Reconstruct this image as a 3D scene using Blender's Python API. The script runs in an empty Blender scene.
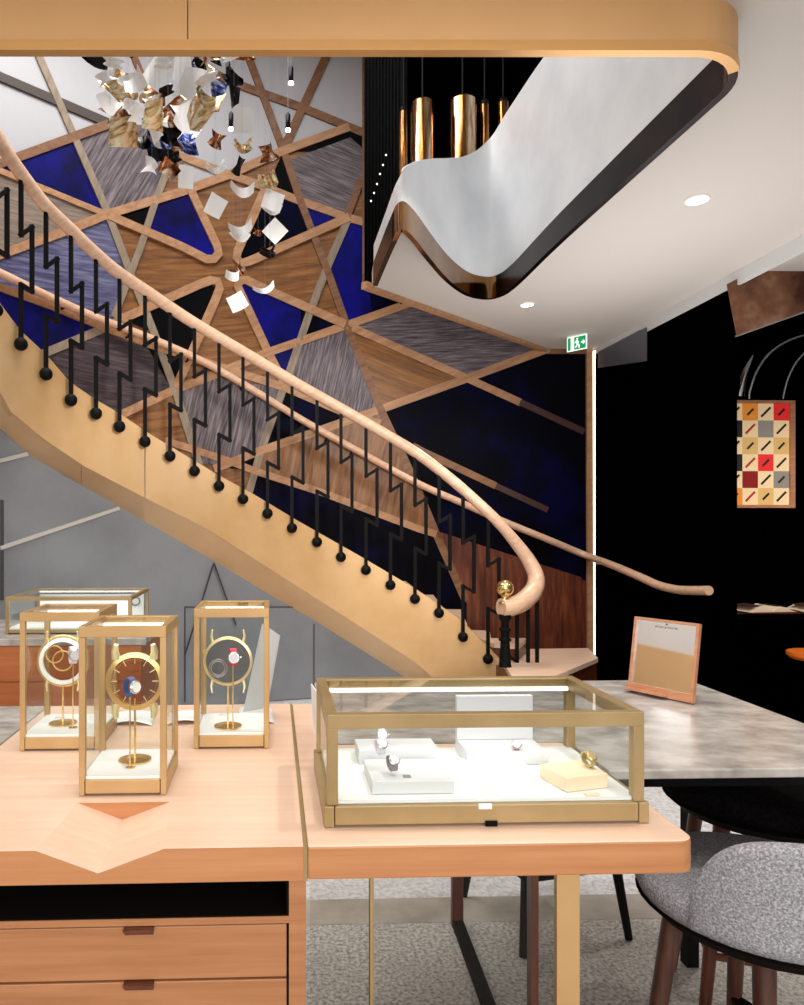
import bpy, bmesh, math, random
from mathutils import Vector, Matrix
from mathutils.geometry import tessellate_polygon
random.seed(7)
PI = math.pi
col = bpy.context.scene.collection
# ------------------------------------------------------------------ camera model
F, H, HZ, YAW = 720.0, 525.0, 1.45, math.radians(2.0)
CX = 273 + F*math.tan(YAW)
def ray(px, py):
    a = (px-CX)/F
    return (math.sin(YAW)+a*math.cos(YAW), math.cos(YAW)-a*math.sin(YAW), (H-py)/F)
def at_Y(px, py, Y):
    d = ray(px, py); t = Y/d[1]; return Vector((d[0]*t, Y, HZ+d[2]*t))
def at_X(px, py, X):
    d = ray(px, py); t = X/d[0]; return Vector((X, d[1]*t, HZ+d[2]*t))
def at_z(px, py, z):
    d = ray(px, py); t = (z-HZ)/d[2]; return Vector((d[0]*t, d[1]*t, z))
def at_cyl(px, py, C, R):
    d = ray(px, py)
    a = d[0]**2+d[1]**2; b = -2*(d[0]*C[0]+d[1]*C[1]); c = C[0]**2+C[1]**2-R*R
    t = (-b+math.sqrt(max(b*b-4*a*c, 0)))/(2*a)
    return Vector((d[0]*t, d[1]*t, HZ+d[2]*t))
cam = bpy.data.cameras.new('camera'); camo = bpy.data.objects.new('camera', cam); col.objects.link(camo)
camo.location = (0, 0, HZ); camo.rotation_euler = (PI/2, 0, -YAW)
cam.sensor_fit = 'HORIZONTAL'; cam.sensor_width = 36; cam.lens = F/804*36
cam.shift_x = (402-CX)/804; cam.shift_y = (H-502.5)/804; cam.clip_start = 0.05; cam.clip_end = 60
bpy.context.scene.camera = camo

# ------------------------------------------------------------------ materials
def lin(c):
    return tuple((x/255/12.92 if x/255 <= .04045 else ((x/255+.055)/1.055)**2.4) for x in c)
def newmat(name):
    m = bpy.data.materials.new(name); m.use_nodes = True
    nt = m.node_tree; return m, nt, nt.nodes['Principled BSDF']
def mat(name, c, rough=.5, metal=0., spec=.5, emit=None, es=1., coat=0.):
    m, nt, b = newmat(name)
    b.inputs['Base Color'].default_value = (*lin(c), 1); b.inputs['Roughness'].default_value = rough
    b.inputs['Metallic'].default_value = metal; b.inputs['Specular IOR Level'].default_value = spec
    b.inputs['Coat Weight'].default_value = coat
    if emit:
        b.inputs['Emission Color'].default_value = (*lin(emit), 1); b.inputs['Emission Strength'].default_value = es
    return m
def nodes_noise(nt, scale, detail=4, rot=(0, 0, 0), sc=(1, 1, 1), rough=.6):
    tc = nt.nodes.new('ShaderNodeTexCoord'); mp = nt.nodes.new('ShaderNodeMapping')
    mp.inputs['Rotation'].default_value = rot; mp.inputs['Scale'].default_value = sc
    nz = nt.nodes.new('ShaderNodeTexNoise'); nz.inputs['Scale'].default_value = scale
    nz.inputs['Detail'].default_value = detail; nz.inputs['Roughness'].default_value = rough
    nt.links.new(tc.outputs['Object'], mp.inputs['Vector']); nt.links.new(mp.outputs['Vector'], nz.inputs['Vector'])
    return nz
def ramp(nt, src, stops):
    r = nt.nodes.new('ShaderNodeValToRGB'); e = r.color_ramp.elements
    while len(e) < len(stops): e.new(.5)
    for k, (p, c) in enumerate(stops):
        e[k].position = p; e[k].color = (*lin(c), 1)
    nt.links.new(src, r.inputs['Fac']); return r
def wood(name, cols, scale=3., ang=0., stretch=14., rough=.45, pos=(.3, .5, .7), axis='x', bump=.0, coat=0., metal=0.):
    """streaky grain; ang turns the grain in the XZ plane, stretch runs across it"""
    m, nt, b = newmat(name)
    sc = {'x': (1, stretch, stretch), 'z': (stretch, stretch, 1), 'y': (stretch, 1, stretch), 'w': (1, 1, stretch)}[axis]
    tc = nt.nodes.new('ShaderNodeTexCoord'); r0 = nt.nodes.new('ShaderNodeVectorRotate'); r0.rotation_type = 'Y_AXIS'
    r0.inputs['Angle'].default_value = ang
    mp = nt.nodes.new('ShaderNodeMapping'); mp.inputs['Scale'].default_value = sc
    nz = nt.nodes.new('ShaderNodeTexNoise'); nz.inputs['Scale'].default_value = scale; nz.inputs['Detail'].default_value = 6
    nz.inputs['Roughness'].default_value = .65
    nt.links.new(tc.outputs['Object'], r0.inputs['Vector']); nt.links.new(r0.outputs['Vector'], mp.inputs['Vector'])
    nt.links.new(mp.outputs['Vector'], nz.inputs['Vector'])
    r = ramp(nt, nz.outputs['Fac'], list(zip(pos, cols)))
    nt.links.new(r.outputs['Color'], b.inputs['Base Color'])
    b.inputs['Roughness'].default_value = rough; b.inputs['Coat Weight'].default_value = coat; b.inputs['Metallic'].default_value = metal
    if bump:
        bp = nt.nodes.new('ShaderNodeBump'); bp.inputs['Strength'].default_value = bump; bp.inputs['Distance'].default_value = .004
        nt.links.new(nz.outputs['Fac'], bp.inputs['Height']); nt.links.new(bp.outputs['Normal'], b.inputs['Normal'])
    return m
def mottled(name, cols, scale, pos=(.35, .5, .65), rough=.4, metal=0., sc=(1, 1, 1), bump=0., detail=5, spec=.5, coat=0.):
    m, nt, b = newmat(name)
    nz = nodes_noise(nt, scale, detail, sc=sc)
    r = ramp(nt, nz.outputs['Fac'], list(zip(pos, cols)))
    nt.links.new(r.outputs['Color'], b.inputs['Base Color'])
    b.inputs['Roughness'].default_value = rough; b.inputs['Metallic'].default_value = metal
    b.inputs['Specular IOR Level'].default_value = spec; b.inputs['Coat Weight'].default_value = coat
    if bump:
        bp = nt.nodes.new('ShaderNodeBump'); bp.inputs['Strength'].default_value = bump; bp.inputs['Distance'].default_value = .003
        nt.links.new(nz.outputs['Fac'], bp.inputs['Height']); nt.links.new(bp.outputs['Normal'], b.inputs['Normal'])
    return m
def glassmat(name, tint=(1, 1, 1), refl=1.0):
    m = bpy.data.materials.new(name); m.use_nodes = True; nt = m.node_tree; nt.nodes.clear()
    out = nt.nodes.new('ShaderNodeOutputMaterial'); mix = nt.nodes.new('ShaderNodeMixShader')
    tr = nt.nodes.new('ShaderNodeBsdfTransparent'); gl = nt.nodes.new('ShaderNodeBsdfGlossy')
    fr = nt.nodes.new('ShaderNodeFresnel'); fr.inputs['IOR'].default_value = 1.35
    mu = nt.nodes.new('ShaderNodeMath'); mu.operation = 'MULTIPLY'; mu.inputs[1].default_value = refl
    tr.inputs['Color'].default_value = (*tint, 1); gl.inputs['Roughness'].default_value = .02
    ge = nt.nodes.new('ShaderNodeNewGeometry'); inv = nt.nodes.new('ShaderNodeMath'); inv.operation = 'SUBTRACT'; inv.inputs[0].default_value = 1
    m2 = nt.nodes.new('ShaderNodeMath'); m2.operation = 'MULTIPLY'
    nt.links.new(ge.outputs['Backfacing'], inv.inputs[1]); nt.links.new(fr.outputs['Fac'], m2.inputs[0]); nt.links.new(inv.outputs[0], m2.inputs[1]); nt.links.new(m2.outputs[0], mu.inputs[0]); nt.links.new(mu.outputs[0], mix.inputs['Fac'])
    nt.links.new(tr.outputs[0], mix.inputs[1]); nt.links.new(gl.outputs[0], mix.inputs[2]); nt.links.new(mix.outputs[0], out.inputs['Surface'])
    return m
M = {}
M['brass'] = mottled('brass', [(190, 150, 96), (204, 164, 110), (214, 176, 124)], 1.2, rough=.36, metal=.5)
M['brass_dark'] = mat('brass_dark', (140, 104, 60), .4, .7)
M['brass_bright'] = mat('brass_bright', (232, 196, 130), .22, .9)
M['fascia'] = mottled('fascia_brass', [(190, 148, 100), (198, 156, 108), (204, 164, 116)], .7, rough=.5, metal=.3)
M['fascia_lip'] = mat('fascia_lip', (206, 158, 100), .3, .5)
M['stringer'] = mottled('stringer_brass', [(214, 168, 112), (230, 188, 136), (238, 202, 156)], 1.0, pos=(.3, .5, .7), rough=.36, metal=.45)
M['soffit'] = mottled('soffit_brass', [(220, 172, 122), (232, 190, 144), (238, 202, 160)], .9, pos=(.3, .5, .7), rough=.4, metal=.35)
M['bronze'] = mottled('dark_bronze', [(16, 8, 6), (30, 16, 12), (46, 26, 18)], 5, rough=.25, metal=.9)
M['bronze_s'] = mottled('polished_bronze', [(120, 84, 50), (150, 108, 68), (170, 130, 90)], 2, rough=.12, metal=1.)
M['gold'] = mat('gold', (214, 180, 116), .3, .75)
M['gold_pale'] = mat('gold_pale', (226, 208, 160), .28, .6)
M['frame_gold'] = mottled('case_gold', [(172, 138, 90), (182, 148, 100), (190, 156, 108)], 4, rough=.4, metal=.3)
M['frame_olive'] = mottled('case_olive_gold', [(154, 130, 88), (164, 140, 98), (174, 150, 108)], 4, rough=.4, metal=.35)
M['chrome'] = mat('chrome', (235, 235, 238), .08, 1.)
M['chrome_gold'] = mat('chrome_gold', (214, 172, 112), .1, 1.)
M['leaf_white'] = mat('leaf_white', (240, 240, 240), .35, .0)
M['leaf_gold'] = wood('leaf_gold', [(110, 76, 44), (218, 182, 128), (250, 236, 204)], 9, .5, 5, .15, (.35, .48, .6), metal=.6)
M['leaf_blue'] = wood('leaf_blue', [(14, 20, 60), (70, 96, 180), (232, 232, 240)], 9, -.4, 5, .15, (.42, .5, .6), metal=.6)
M['leaf_copper'] = wood('leaf_copper', [(60, 24, 12), (170, 104, 60), (240, 220, 200)], 8, .3, 4, .15, (.38, .5, .64), metal=.8)
M['leaf_dark'] = mat('leaf_dark', (24, 22, 24), .2, .8)
M['black'] = mat('black_metal', (6, 6, 7), .6, 0, .15)
M['black_wall'] = mat('black_wall', (.6, .6, .8), .9, spec=0)
M['black_gloss'] = mat('black_gloss', (3, 3, 4), .15, spec=.3)
M['dark_brown'] = mat('dark_recess', (14, 8, 6), .8, spec=.1)  # one dark brown for recess lining, plinth, lock and rails
M['white_wall'] = mat('white_lacquer', (176, 176, 181), .35)
M['white_plaster'] = mottled('white_plaster', [(200, 203, 207), (209, 212, 215), (216, 218, 221)], 2.2, rough=.35)
M['ceiling'] = mat('ceiling_paint', (200, 194, 188), .8)
M['coving'] = mat('coving_paint', (206, 209, 211), .7)
M['white'] = mat('white', (244, 244, 242), .5)
M['plinth'] = mat('plinth_white', (212, 212, 215), .5)
M['cream'] = mat('cream', (236, 216, 186), .5)
M['paper'] = mat('paper', (238, 238, 238), .6)
M['grey_wall'] = mottled('grey_wall', [(118, 121, 126), (126, 129, 134), (134, 137, 142)], 1.5, rough=.5)
M['grey_line'] = mat('grey_line', (190, 186, 178), .5)
M['dark_line'] = mat('dark_line', (58, 58, 60), .6)
M['handrail'] = wood('handrail_wood', [(214, 170, 140), (226, 186, 156), (236, 202, 176)], 3, .6, 10, .3, coat=.3)
M['strip'] = wood('strip_wood', [(150, 108, 74), (172, 128, 92), (190, 146, 108)], 4, .4, 6, .5)
M['strip_brown'] = wood('strip_brown', [(96, 62, 38), (124, 84, 54), (140, 98, 66)], 4, .4, 6, .5)
M['strip_pale'] = wood('strip_pale', [(118, 104, 88), (138, 122, 104), (154, 138, 118)], 4, 1.3, 6, .5)
M['strip_red'] = mat('strip_red', (62, 32, 26), .5)
M['strip_dark'] = mat('strip_dark', (62, 52, 46), .5)
M['navy'] = mottled('navy_lacquer', [(2, 2, 5), (3, 3, 14), (5, 5, 44)], 1.6, rough=.5, spec=.05)
M['blue'] = mottled('blue_lacquer', [(4, 4, 52), (8, 8, 98), (12, 12, 128)], 2.2, rough=.4, spec=.12)
M['blackpanel'] = mat('black_panel', (4, 4, 7), .5, spec=.06)
for k, a in (('a', .2), ('b', -.35), ('c', 1.35), ('d', .05), ('e', 1.15)):
    M['walnut_'+k] = wood('walnut_'+k, [(78, 46, 18), (126, 80, 36), (154, 106, 56)], 2.2, a, 12, .4, bump=.1, axis='w')
    M['greywood_'+k] = wood('greywood_'+k, [(40, 34, 42), (94, 84, 90), (142, 128, 130)], 3.4, a, 16, .5, (.34, .5, .68), bump=.2, axis='w')
M['bluewood'] = wood('bluewood', [(44, 44, 88), (84, 84, 122), (124, 124, 148)], 3.4, .1, 14, .5, (.34, .5, .68), axis='w')
M['tanwood'] = wood('tanwood', [(104, 90, 80), (128, 112, 100), (148, 132, 118)], 3.4, .1, 14, .5, (.34, .5, .68), axis='w')
M['plumwood'] = wood('plumwood', [(26, 18, 22), (58, 42, 48), (96, 76, 80)], 3.4, -.05, 14, .5, (.36, .52, .7), bump=.2, axis='w')
M['redwood'] = wood('redwood', [(48, 14, 6), (96, 42, 20), (136, 74, 36)], 2, 0, 9, .4, axis='z', coat=.3)
M['counter'] = wood('counter_wood_lit', [(226, 190, 164), (231, 198, 174), (236, 206, 184)], 1.6, 0, 22, .32, (.3, .5, .7))  # same wood as the fronts, coloured paler for the light on top
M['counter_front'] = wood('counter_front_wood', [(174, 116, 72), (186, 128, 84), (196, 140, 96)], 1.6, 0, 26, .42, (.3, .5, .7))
M['drawer'] = wood('drawer_wood', [(154, 100, 62), (168, 114, 74), (180, 126, 86)], 2.0, 0, 24, .45, (.3, .5, .7))
M['back_cab'] = wood('back_cabinet_wood', [(160, 88, 44), (180, 104, 56), (190, 116, 66)], 2, 0, 20, .4)
M['marble'] = mottled('grey_marble', [(140, 134, 128), (176, 170, 164), (204, 200, 196)], 9, pos=(.32, .52, .72), rough=.22, sc=(1, 1.5, 1), detail=8)
M['walnut'] = wood('walnut_leg', [(48, 26, 20), (72, 42, 32), (92, 58, 44)], 5, 0, 8, .4, axis='z')
M['walnut_red'] = wood('walnut_red', [(74, 34, 22), (92, 46, 30), (106, 58, 40)], 5, 0, 8, .4, axis='z')
M['felt'] = mottled('grey_felt', [(104, 104, 110), (150, 150, 156), (200, 200, 206)], 230, pos=(.3, .5, .7), rough=.95, bump=.5, spec=.1)
M['felt_dark'] = mottled('dark_felt', [(10, 9, 10), (16, 14, 15), (26, 23, 24)], 120, rough=.95, spec=.05)
M['terrazzo'] = mottled('terrazzo', [(176, 176, 178), (206, 206, 208), (222, 222, 224)], 60, rough=.35)
M['tile'] = mottled('tile_band', [(150, 143, 133), (166, 159, 149), (180, 173, 163)], 5, rough=.4)
M['rug'] = mottled('speckled_floor', [(128, 124, 118), (176, 172, 166), (206, 203, 198)], 80, pos=(.34, .5, .66), rough=.8, spec=.2)
M['copper'] = mottled('copper_panel', [(70, 36, 22), (130, 88, 64), (190, 156, 136)], 2.2, pos=(.35, .5, .72), rough=.4, metal=.4)
M['rose'] = wood('rose_wood', [(172, 116, 84), (188, 132, 98), (202, 148, 114)], 3, .3, 12, .35, coat=.3)
M['orange'] = mat('orange_lacquer', (214, 110, 34), .3)
M['mirror'] = mat('mirror_glass', (238, 238, 240), .03, 1.)
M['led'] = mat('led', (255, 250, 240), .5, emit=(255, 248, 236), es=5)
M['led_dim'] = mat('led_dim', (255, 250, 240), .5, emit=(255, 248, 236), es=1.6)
M['downlight'] = mat('downlight_glow', (255, 255, 255), .5, emit=(255, 250, 244), es=9)
M['exit_green'] = mat('exit_green', (20, 150, 92), .5, emit=(20, 150, 92), es=.5)
M['exit_white'] = mat('exit_white', (240, 255, 248), .5, emit=(236, 255, 246), es=.8)
M['text_grey'] = mat('text_grey', (120, 118, 116), .6)
M['strap_blue'] = mat('strap_blue', (70, 84, 130), .6)
M['strap_red'] = mat('strap_red', (206, 40, 66), .6)
M['strap_brown'] = mat('strap_brown', (150, 100, 76), .6)
M['strap_grey'] = mat('strap_grey', (140, 132, 134), .6)
M['strap_white'] = mat('strap_white', (214, 208, 216), .5)
M['strap_cream'] = mat('strap_cream', (206, 190, 130), .4, .4)
M['steel'] = mat('steel', (200, 200, 204), .25, .8)
M['glass'] = glassmat('case_glass', (.97, .985, .98), 1.0)
M['glass_dial'] = glassmat('dial_glass', (.86, .82, .8), 1.2)
M['dial_brown'] = glassmat('dial_glass_tinted', (.93, .87, .84), 1.6)  # clear dial; a brown reflection is put into its tint
M['wire'] = mat('wire', (150, 150, 152), .4, .5)
M['glasspanel'] = glassmat('clear_panel', (.93, .94, .93), 1.0)

# ------------------------------------------------------------------ mesh helpers
class MB:
    def __init__(s): s.v = []; s.f = []; s.mi = []
    def add(s, vs, fs, mi=0):
        b = len(s.v); s.v += [tuple(v) for v in vs]; s.f += [tuple(b+i for i in f) for f in fs]; s.mi += [mi]*len(fs); return s
    def box(s, x0, x1, y0, y1, z0, z1, mi=0):
        return s.add([(x0, y0, z0), (x1, y0, z0), (x1, y1, z0), (x0, y1, z0), (x0, y0, z1), (x1, y0, z1), (x1, y1, z1), (x0, y1, z1)],
              [(0, 3, 2, 1), (4, 5, 6, 7), (0, 1, 5, 4), (1, 2, 6, 5), (2, 3, 7, 6), (3, 0, 4, 7)], mi)
    def prism(s, poly, z0, z1, mi=0):
        n = len(poly)
        vs = [(p[0], p[1], z0) for p in poly]+[(p[0], p[1], z1) for p in poly]
        fs = [tuple(range(n))[::-1], tuple(range(n, 2*n))]+[(i, (i+1) % n, n+(i+1) % n, n+i) for i in range(n)]
        return s.add(vs, fs, mi)
    def tube(s, pts, r, n=10, cap=True, mi=0, squash=None, closed=False):
        pts = [Vector(p) for p in pts]; m = len(pts); rs = r if isinstance(r, (list, tuple)) else [r]*m
        vs = []; up = None
        for i, p in enumerate(pts):
            if closed: t = pts[(i+1) % m]-pts[i-1]
            else: t = pts[min(i+1, m-1)]-pts[max(i-1, 0)]
            t.normalize()
            if up is None:
                up = Vector((0, 0, 1)) if abs(t.z) < .9 else Vector((1, 0, 0))
            u = (up-t*up.dot(t))
            if u.length < 1e-6: u = t.orthogonal()
            u.normalize(); w = t.cross(u); up = u
            for k in range(n):
                a = 2*PI*(k+.5)/n
                vs.append(p+(u*math.cos(a)*(squash or 1)+w*math.sin(a))*rs[i])
        fs = []
        rng = m if closed else m-1
        for i in range(rng):
            j = (i+1) % m
            for k in range(n):
                fs.append((i*n+k, i*n+(k+1) % n, j*n+(k+1) % n, j*n+k))
        if cap and not closed:
            fs += [tuple(range(n))[::-1], tuple(range((m-1)*n, m*n))]
        return s.add(vs, fs, mi)
    def lathe(s, prof, c=(0, 0, 0), n=24, mi=0, axis='z'):
        vs = []; fs = []
        for (r, z) in prof:
            for k in range(n):
                a = 2*PI*k/n; p = (r*math.cos(a), r*math.sin(a), z)
                if axis == 'y': p = (p[0], -p[2], p[1])
                vs.append((c[0]+p[0], c[1]+p[1], c[2]+p[2]))
        m = len(prof)
        for i in range(m-1):
            for k in range(n): fs.append((i*n+k, i*n+(k+1) % n, (i+1)*n+(k+1) % n, (i+1)*n+k))
        fs += [tuple(range(n))[::-1], tuple(range((m-1)*n, m*n))]
        return s.add(vs, fs, mi)
    def ball(s, c, r, n=14, mi=0):
        prof = [(max(r*math.sin(PI*i/8), r*.02), -r*math.cos(PI*i/8)) for i in range(9)]
        return s.lathe(prof, c, n, mi)
    def build(s, name, mats, parent=None, smooth=False, bevel=0., seg=2, angle=35):
        me = bpy.data.meshes.new(name); me.from_pydata(s.v, [], s.f)
        mats = mats if isinstance(mats, (list, tuple)) else [mats]
        for m in mats: me.materials.append(M[m] if isinstance(m, str) else m)
        for p, i in zip(me.polygons, s.mi): p.material_index = i
        bm = bmesh.new(); bm.from_mesh(me); bmesh.ops.recalc_face_normals(bm, faces=bm.faces); bm.to_mesh(me); bm.free()
        o = bpy.data.objects.new(name, me); col.objects.link(o)
        if parent: o.parent = parent
        if smooth:
            for p in me.polygons: p.use_smooth = True
            try: me.set_sharp_from_angle(angle=math.radians(angle))
            except Exception: pass
        if bevel:
            b = o.modifiers.new('bevel', 'BEVEL'); b.width = bevel; b.segments = seg; b.limit_method = 'ANGLE'; b.angle_limit = math.radians(40)
        return o
def tag(o, label, cat, group=None, kind=None):
    o['label'] = label; o['category'] = cat
    if group: o['group'] = group
    if kind: o['kind'] = kind
    return o
def thing(name, label, cat, loc=(0, 0, 0), rz=0, group=None):
    o = bpy.data.objects.new(name, None); col.objects.link(o); o.empty_display_size = .1
    o.location = loc; o.rotation_euler = (0, 0, rz)
    return tag(o, label, cat, group)
def struct(o, label=None):
    o['kind'] = 'structure'
    if label: o['label'] = label
    return o
def copy_tree(o, parent=None):
    c = o.copy(); col.objects.link(c); c.parent = parent
    for ch in list(o.children): copy_tree(ch, c)
    return c
def dense(poly, closed=True, step=8):
    out = []; n = len(poly)
    for i in range(n if closed else n-1):
        a, b = poly[i], poly[(i+1) % n]; k = max(1, int(math.hypot(b[0]-a[0], b[1]-a[1])/step))
        for j in range(k): out.append((a[0]+(b[0]-a[0])*j/k, a[1]+(b[1]-a[1])*j/k))
    if not closed: out.append(poly[-1])
    return out
def smooth_line(pts, n=6):
    P = [Vector(p) for p in pts]; out = []
    for i in range(len(P)-1):
        p0 = P[max(i-1, 0)]; p1 = P[i]; p2 = P[i+1]; p3 = P[min(i+2, len(P)-1)]
        for j in range(n):
            t = j/n
            out.append(.5*((2*p1)+(p2-p0)*t+(2*p0-5*p1+4*p2-p3)*t*t+(3*p1-p0-3*p2+p3)*t**3))
    out.append(P[-1]); return out
def text(s, name, m, parent, loc, rot, size):
    cu = bpy.data.curves.new(name, 'FONT'); cu.body = s; cu.size = size; cu.align_x = 'CENTER'; cu.align_y = 'CENTER'; cu.extrude = .0002
    o = bpy.data.objects.new(name, cu); col.objects.link(o); cu.materials.append(M[m]); o.parent = parent
    me = bpy.data.meshes.new_from_object(o.evaluated_get(bpy.context.evaluated_depsgraph_get())); bpy.data.objects.remove(o)
    o = bpy.data.objects.new(name, me); col.objects.link(o); o.parent = parent
    o.location = loc; o.rotation_euler = rot; return o

# ------------------------------------------------------------------ the curved feature wall
ZC = 3.2                       # ceiling height
WY = 7.08; C0 = (.94, 2.81); RW = WY-C0[1]; RI = 3.07
TOP = 6.3
def wall_u(px, py):            # where a sight line meets the wall: arc length u along it and height
    d = ray(px, py)
    t = WY/d[1]; X = d[0]*t
    if X >= C0[0]: return (X-C0[0], HZ+d[2]*t)
    p = at_cyl(px, py, C0, RW)
    return (math.atan2(p.x-C0[0], p.y-C0[1])*RW, p.z)
def wall_p(u, z, off=0.):      # off = towards the room
    if u >= 0: return Vector((C0[0]+u, WY-off, z))
    a = u/RW; return Vector((C0[0]+(RW-off)*math.sin(a), C0[1]+(RW-off)*math.cos(a), z))
mb = MB(); us = [-5.6+.2*i for i in range(29)]+[2.3]
us = sorted(set(round(u, 4) for u in us if u < 2.25))+[2.3]
for a, b in zip(us[:-1], us[1:]):
    q = [wall_p(a, 0), wall_p(b, 0), wall_p(b, TOP), wall_p(a, TOP), wall_p(a, 0, -.12), wall_p(b, 0, -.12), wall_p(b, TOP, -.12), wall_p(a, TOP, -.12)]
    mb.add(q, [(0, 1, 2, 3), (5, 4, 7, 6), (3, 2, 6, 7)])
wall_back = struct(mb.build('wall_back', 'walnut_a', smooth=True), 'curved feature wall inlaid with blue lacquer, walnut and grey veneer behind the stair')
def panel(name, poly, m, off=.006):
    uv = [wall_u(*p) for p in dense(poly)]
    tris = tessellate_polygon([[Vector((u, z, 0)) for u, z in uv]])
    bm = bmesh.new(); vs = [bm.verts.new((u, z, 0)) for u, z in uv]
    for t in tris:
        try: bm.faces.new([vs[i] for i in t])
        except ValueError: pass
    u0 = min(u for u, _ in uv); u1 = max(u for u, _ in uv)
    k = math.ceil(u0/.1)*.1
    while k < min(u1, .1):
        bmesh.ops.bisect_plane(bm, geom=bm.verts[:]+bm.edges[:]+bm.faces[:], plane_co=(k, 0, 0), plane_no=(1, 0, 0)); k += .1
    for v in bm.verts: v.co = wall_p(v.co.x, v.co.y, off)
    me = bpy.data.meshes.new(name); bm.to_mesh(me); bm.free(); me.materials.append(M[m])
    o = bpy.data.objects.new(name, me); col.objects.link(o); o.parent = wall_back
    return o
def strip(pts, m, w=8.5, off=.03, name='wood_strip', parent=None):
    d = dense(pts, False, 7); uv = [Vector((*wall_u(*p), 0)) for p in d]
    mb = MB(); rows = []
    for i, p in enumerate(uv):
        t = uv[min(i+1, len(uv)-1)]-uv[max(i-1, 0)]; t.normalize(); n = Vector((-t.y, t.x, 0))
        q = wall_p(p.x, p.y); hw = w/2*q.y/F
        a, b = p+n*hw, p-n*hw
        rows.append([wall_p(a.x, a.y, 0), wall_p(a.x, a.y, off), wall_p(b.x, b.y, off), wall_p(b.x, b.y, 0)])
    vs = [v for r in rows for v in r]; fs = []
    for i in range(len(rows)-1):
        for k in range(3): fs.append((i*4+k, i*4+k+1, i*4+5+k, i*4+4+k))
    fs += [(0, 1, 2, 3), tuple(len(vs)-4+k for k in (3, 2, 1, 0))]
    mb.add(vs, fs); return mb.build(name, m, parent or wall_back)
L = -70
PANELS = [
 ('white_panel', [(L, 20), (366, 20), (366, 134), (349, 128), (283, 151), (231, 175), (180, 192), (182, 150), (108, 124), (0, 163), (L, 186)], 'white_wall'),
 ('veneer_panel', [(75, 139), (108, 125), (183, 125), (167, 174), (162, 200), (107, 215)], 'greywood_e'),
 ('lacquer_panel', [(L, 186), (0, 163), (75, 138), (106, 214), (0, 172), (L, 142+30)], 'blue'),
 ('veneer_panel', [(L, 172), (0, 174), (104, 216), (0, 254), (L, 278)], 'tanwood'),
 ('veneer_panel', [(L, 280), (0, 256), (107, 217), (132, 273), (113, 320), (113, 334), (0, 292), (L, 270)], 'bluewood'),
 ('lacquer_panel', [(L, 278), (0, 291), (50, 306), (104, 329), (45, 353), (30, 362), (L, 362)], 'blue'),
 ('veneer_panel', [(45, 354), (104, 329), (152, 335), (175, 390), (118, 415), (60, 415)], 'plumwood'),
 ('lacquer_panel', [(108, 215), (180, 194), (188, 190), (158, 215), (146, 236)], 'blackpanel'),
 ('lacquer_panel', [(161, 200), (188, 190), (217, 256), (212, 262), (145, 235)], 'blue'),
 ('lacquer_panel', [(283, 153), (298, 200), (266, 187)], 'blackpanel'),
 ('lacquer_panel', [(264, 188), (349, 217), (242, 263), (236, 254)], 'navy'),
 ('lacquer_panel', [(302, 204), (349, 217), (312, 234)], 'blue'),
 ('lacquer_panel', [(285, 152), (349, 129), (365, 136), (365, 150)], 'blackpanel'),  # dark shadow at the veneer's top edge, laid on as a black sliver
 ('veneer_panel', [(290, 160), (350, 138), (364, 150), (364, 176), (347, 215), (301, 200)], 'greywood_b'),
 ('lacquer_panel', [(350, 220), (366, 222), (366, 290), (412, 304), (346, 327), (327, 271)], 'blue'),
 ('lacquer_panel', [(364, 250), (425, 288), (412, 304), (372, 317)], 'navy'),
 ('lacquer_panel', [(241, 284), (345, 325), (268, 354)], 'blue'),
 ('lacquer_panel', [(300, 308), (345, 325), (302, 341)], 'navy'),
 ('lacquer_panel', [(268, 354), (301, 341), (287, 388)], 'blue'),
 ('lacquer_panel', [(122, 320), (207, 283), (218, 290), (175, 387), (152, 332)], 'blackpanel'),
 ('lacquer_panel', [(146, 346), (186, 360), (173, 392)], 'blackpanel'),
 ('veneer_panel', [(302, 342), (346, 327), (380, 408), (348, 420), (287, 392), (290, 372)], 'greywood_c'),
 ('veneer_panel', [(347, 328), (466, 379), (380, 408)], 'walnut_b'),
 ('veneer_panel', [(350, 326), (412, 304), (400, 280), (560, 340), (548, 350), (467, 378)], 'greywood_d'),
 ('lacquer_panel', [(380, 410), (467, 380), (548, 350), (560, 340), (590, 340), (590, 582), (520, 561), (436, 534)], 'navy'),
 ('veneer_panel', [(176, 392), (215, 377), (284, 390), (259, 453), (222, 464), (200, 464)], 'greywood_c'),
 ('lacquer_panel', [(286, 390), (350, 417), (261, 451)], 'navy'),
 ('veneer_panel', [(262, 452), (348, 420), (380, 408), (436, 534), (320, 493), (257, 472)], 'walnut_c'),
 ('lacquer_panel', [(258, 474), (320, 493), (436, 534), (466, 604), (466, 640), (246, 520), (246, 494)], 'navy'),
 ('lacquer_panel', [(222, 467), (256, 457), (251, 471)], 'blackpanel'),
 ('veneer_panel', [(438, 536), (520, 561), (590, 582), (590, 668), (466, 668), (466, 602)], 'redwood'),
]
for k, (n, p, m) in enumerate(PANELS): panel(n, p, m, .004+.0007*k)
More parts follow.
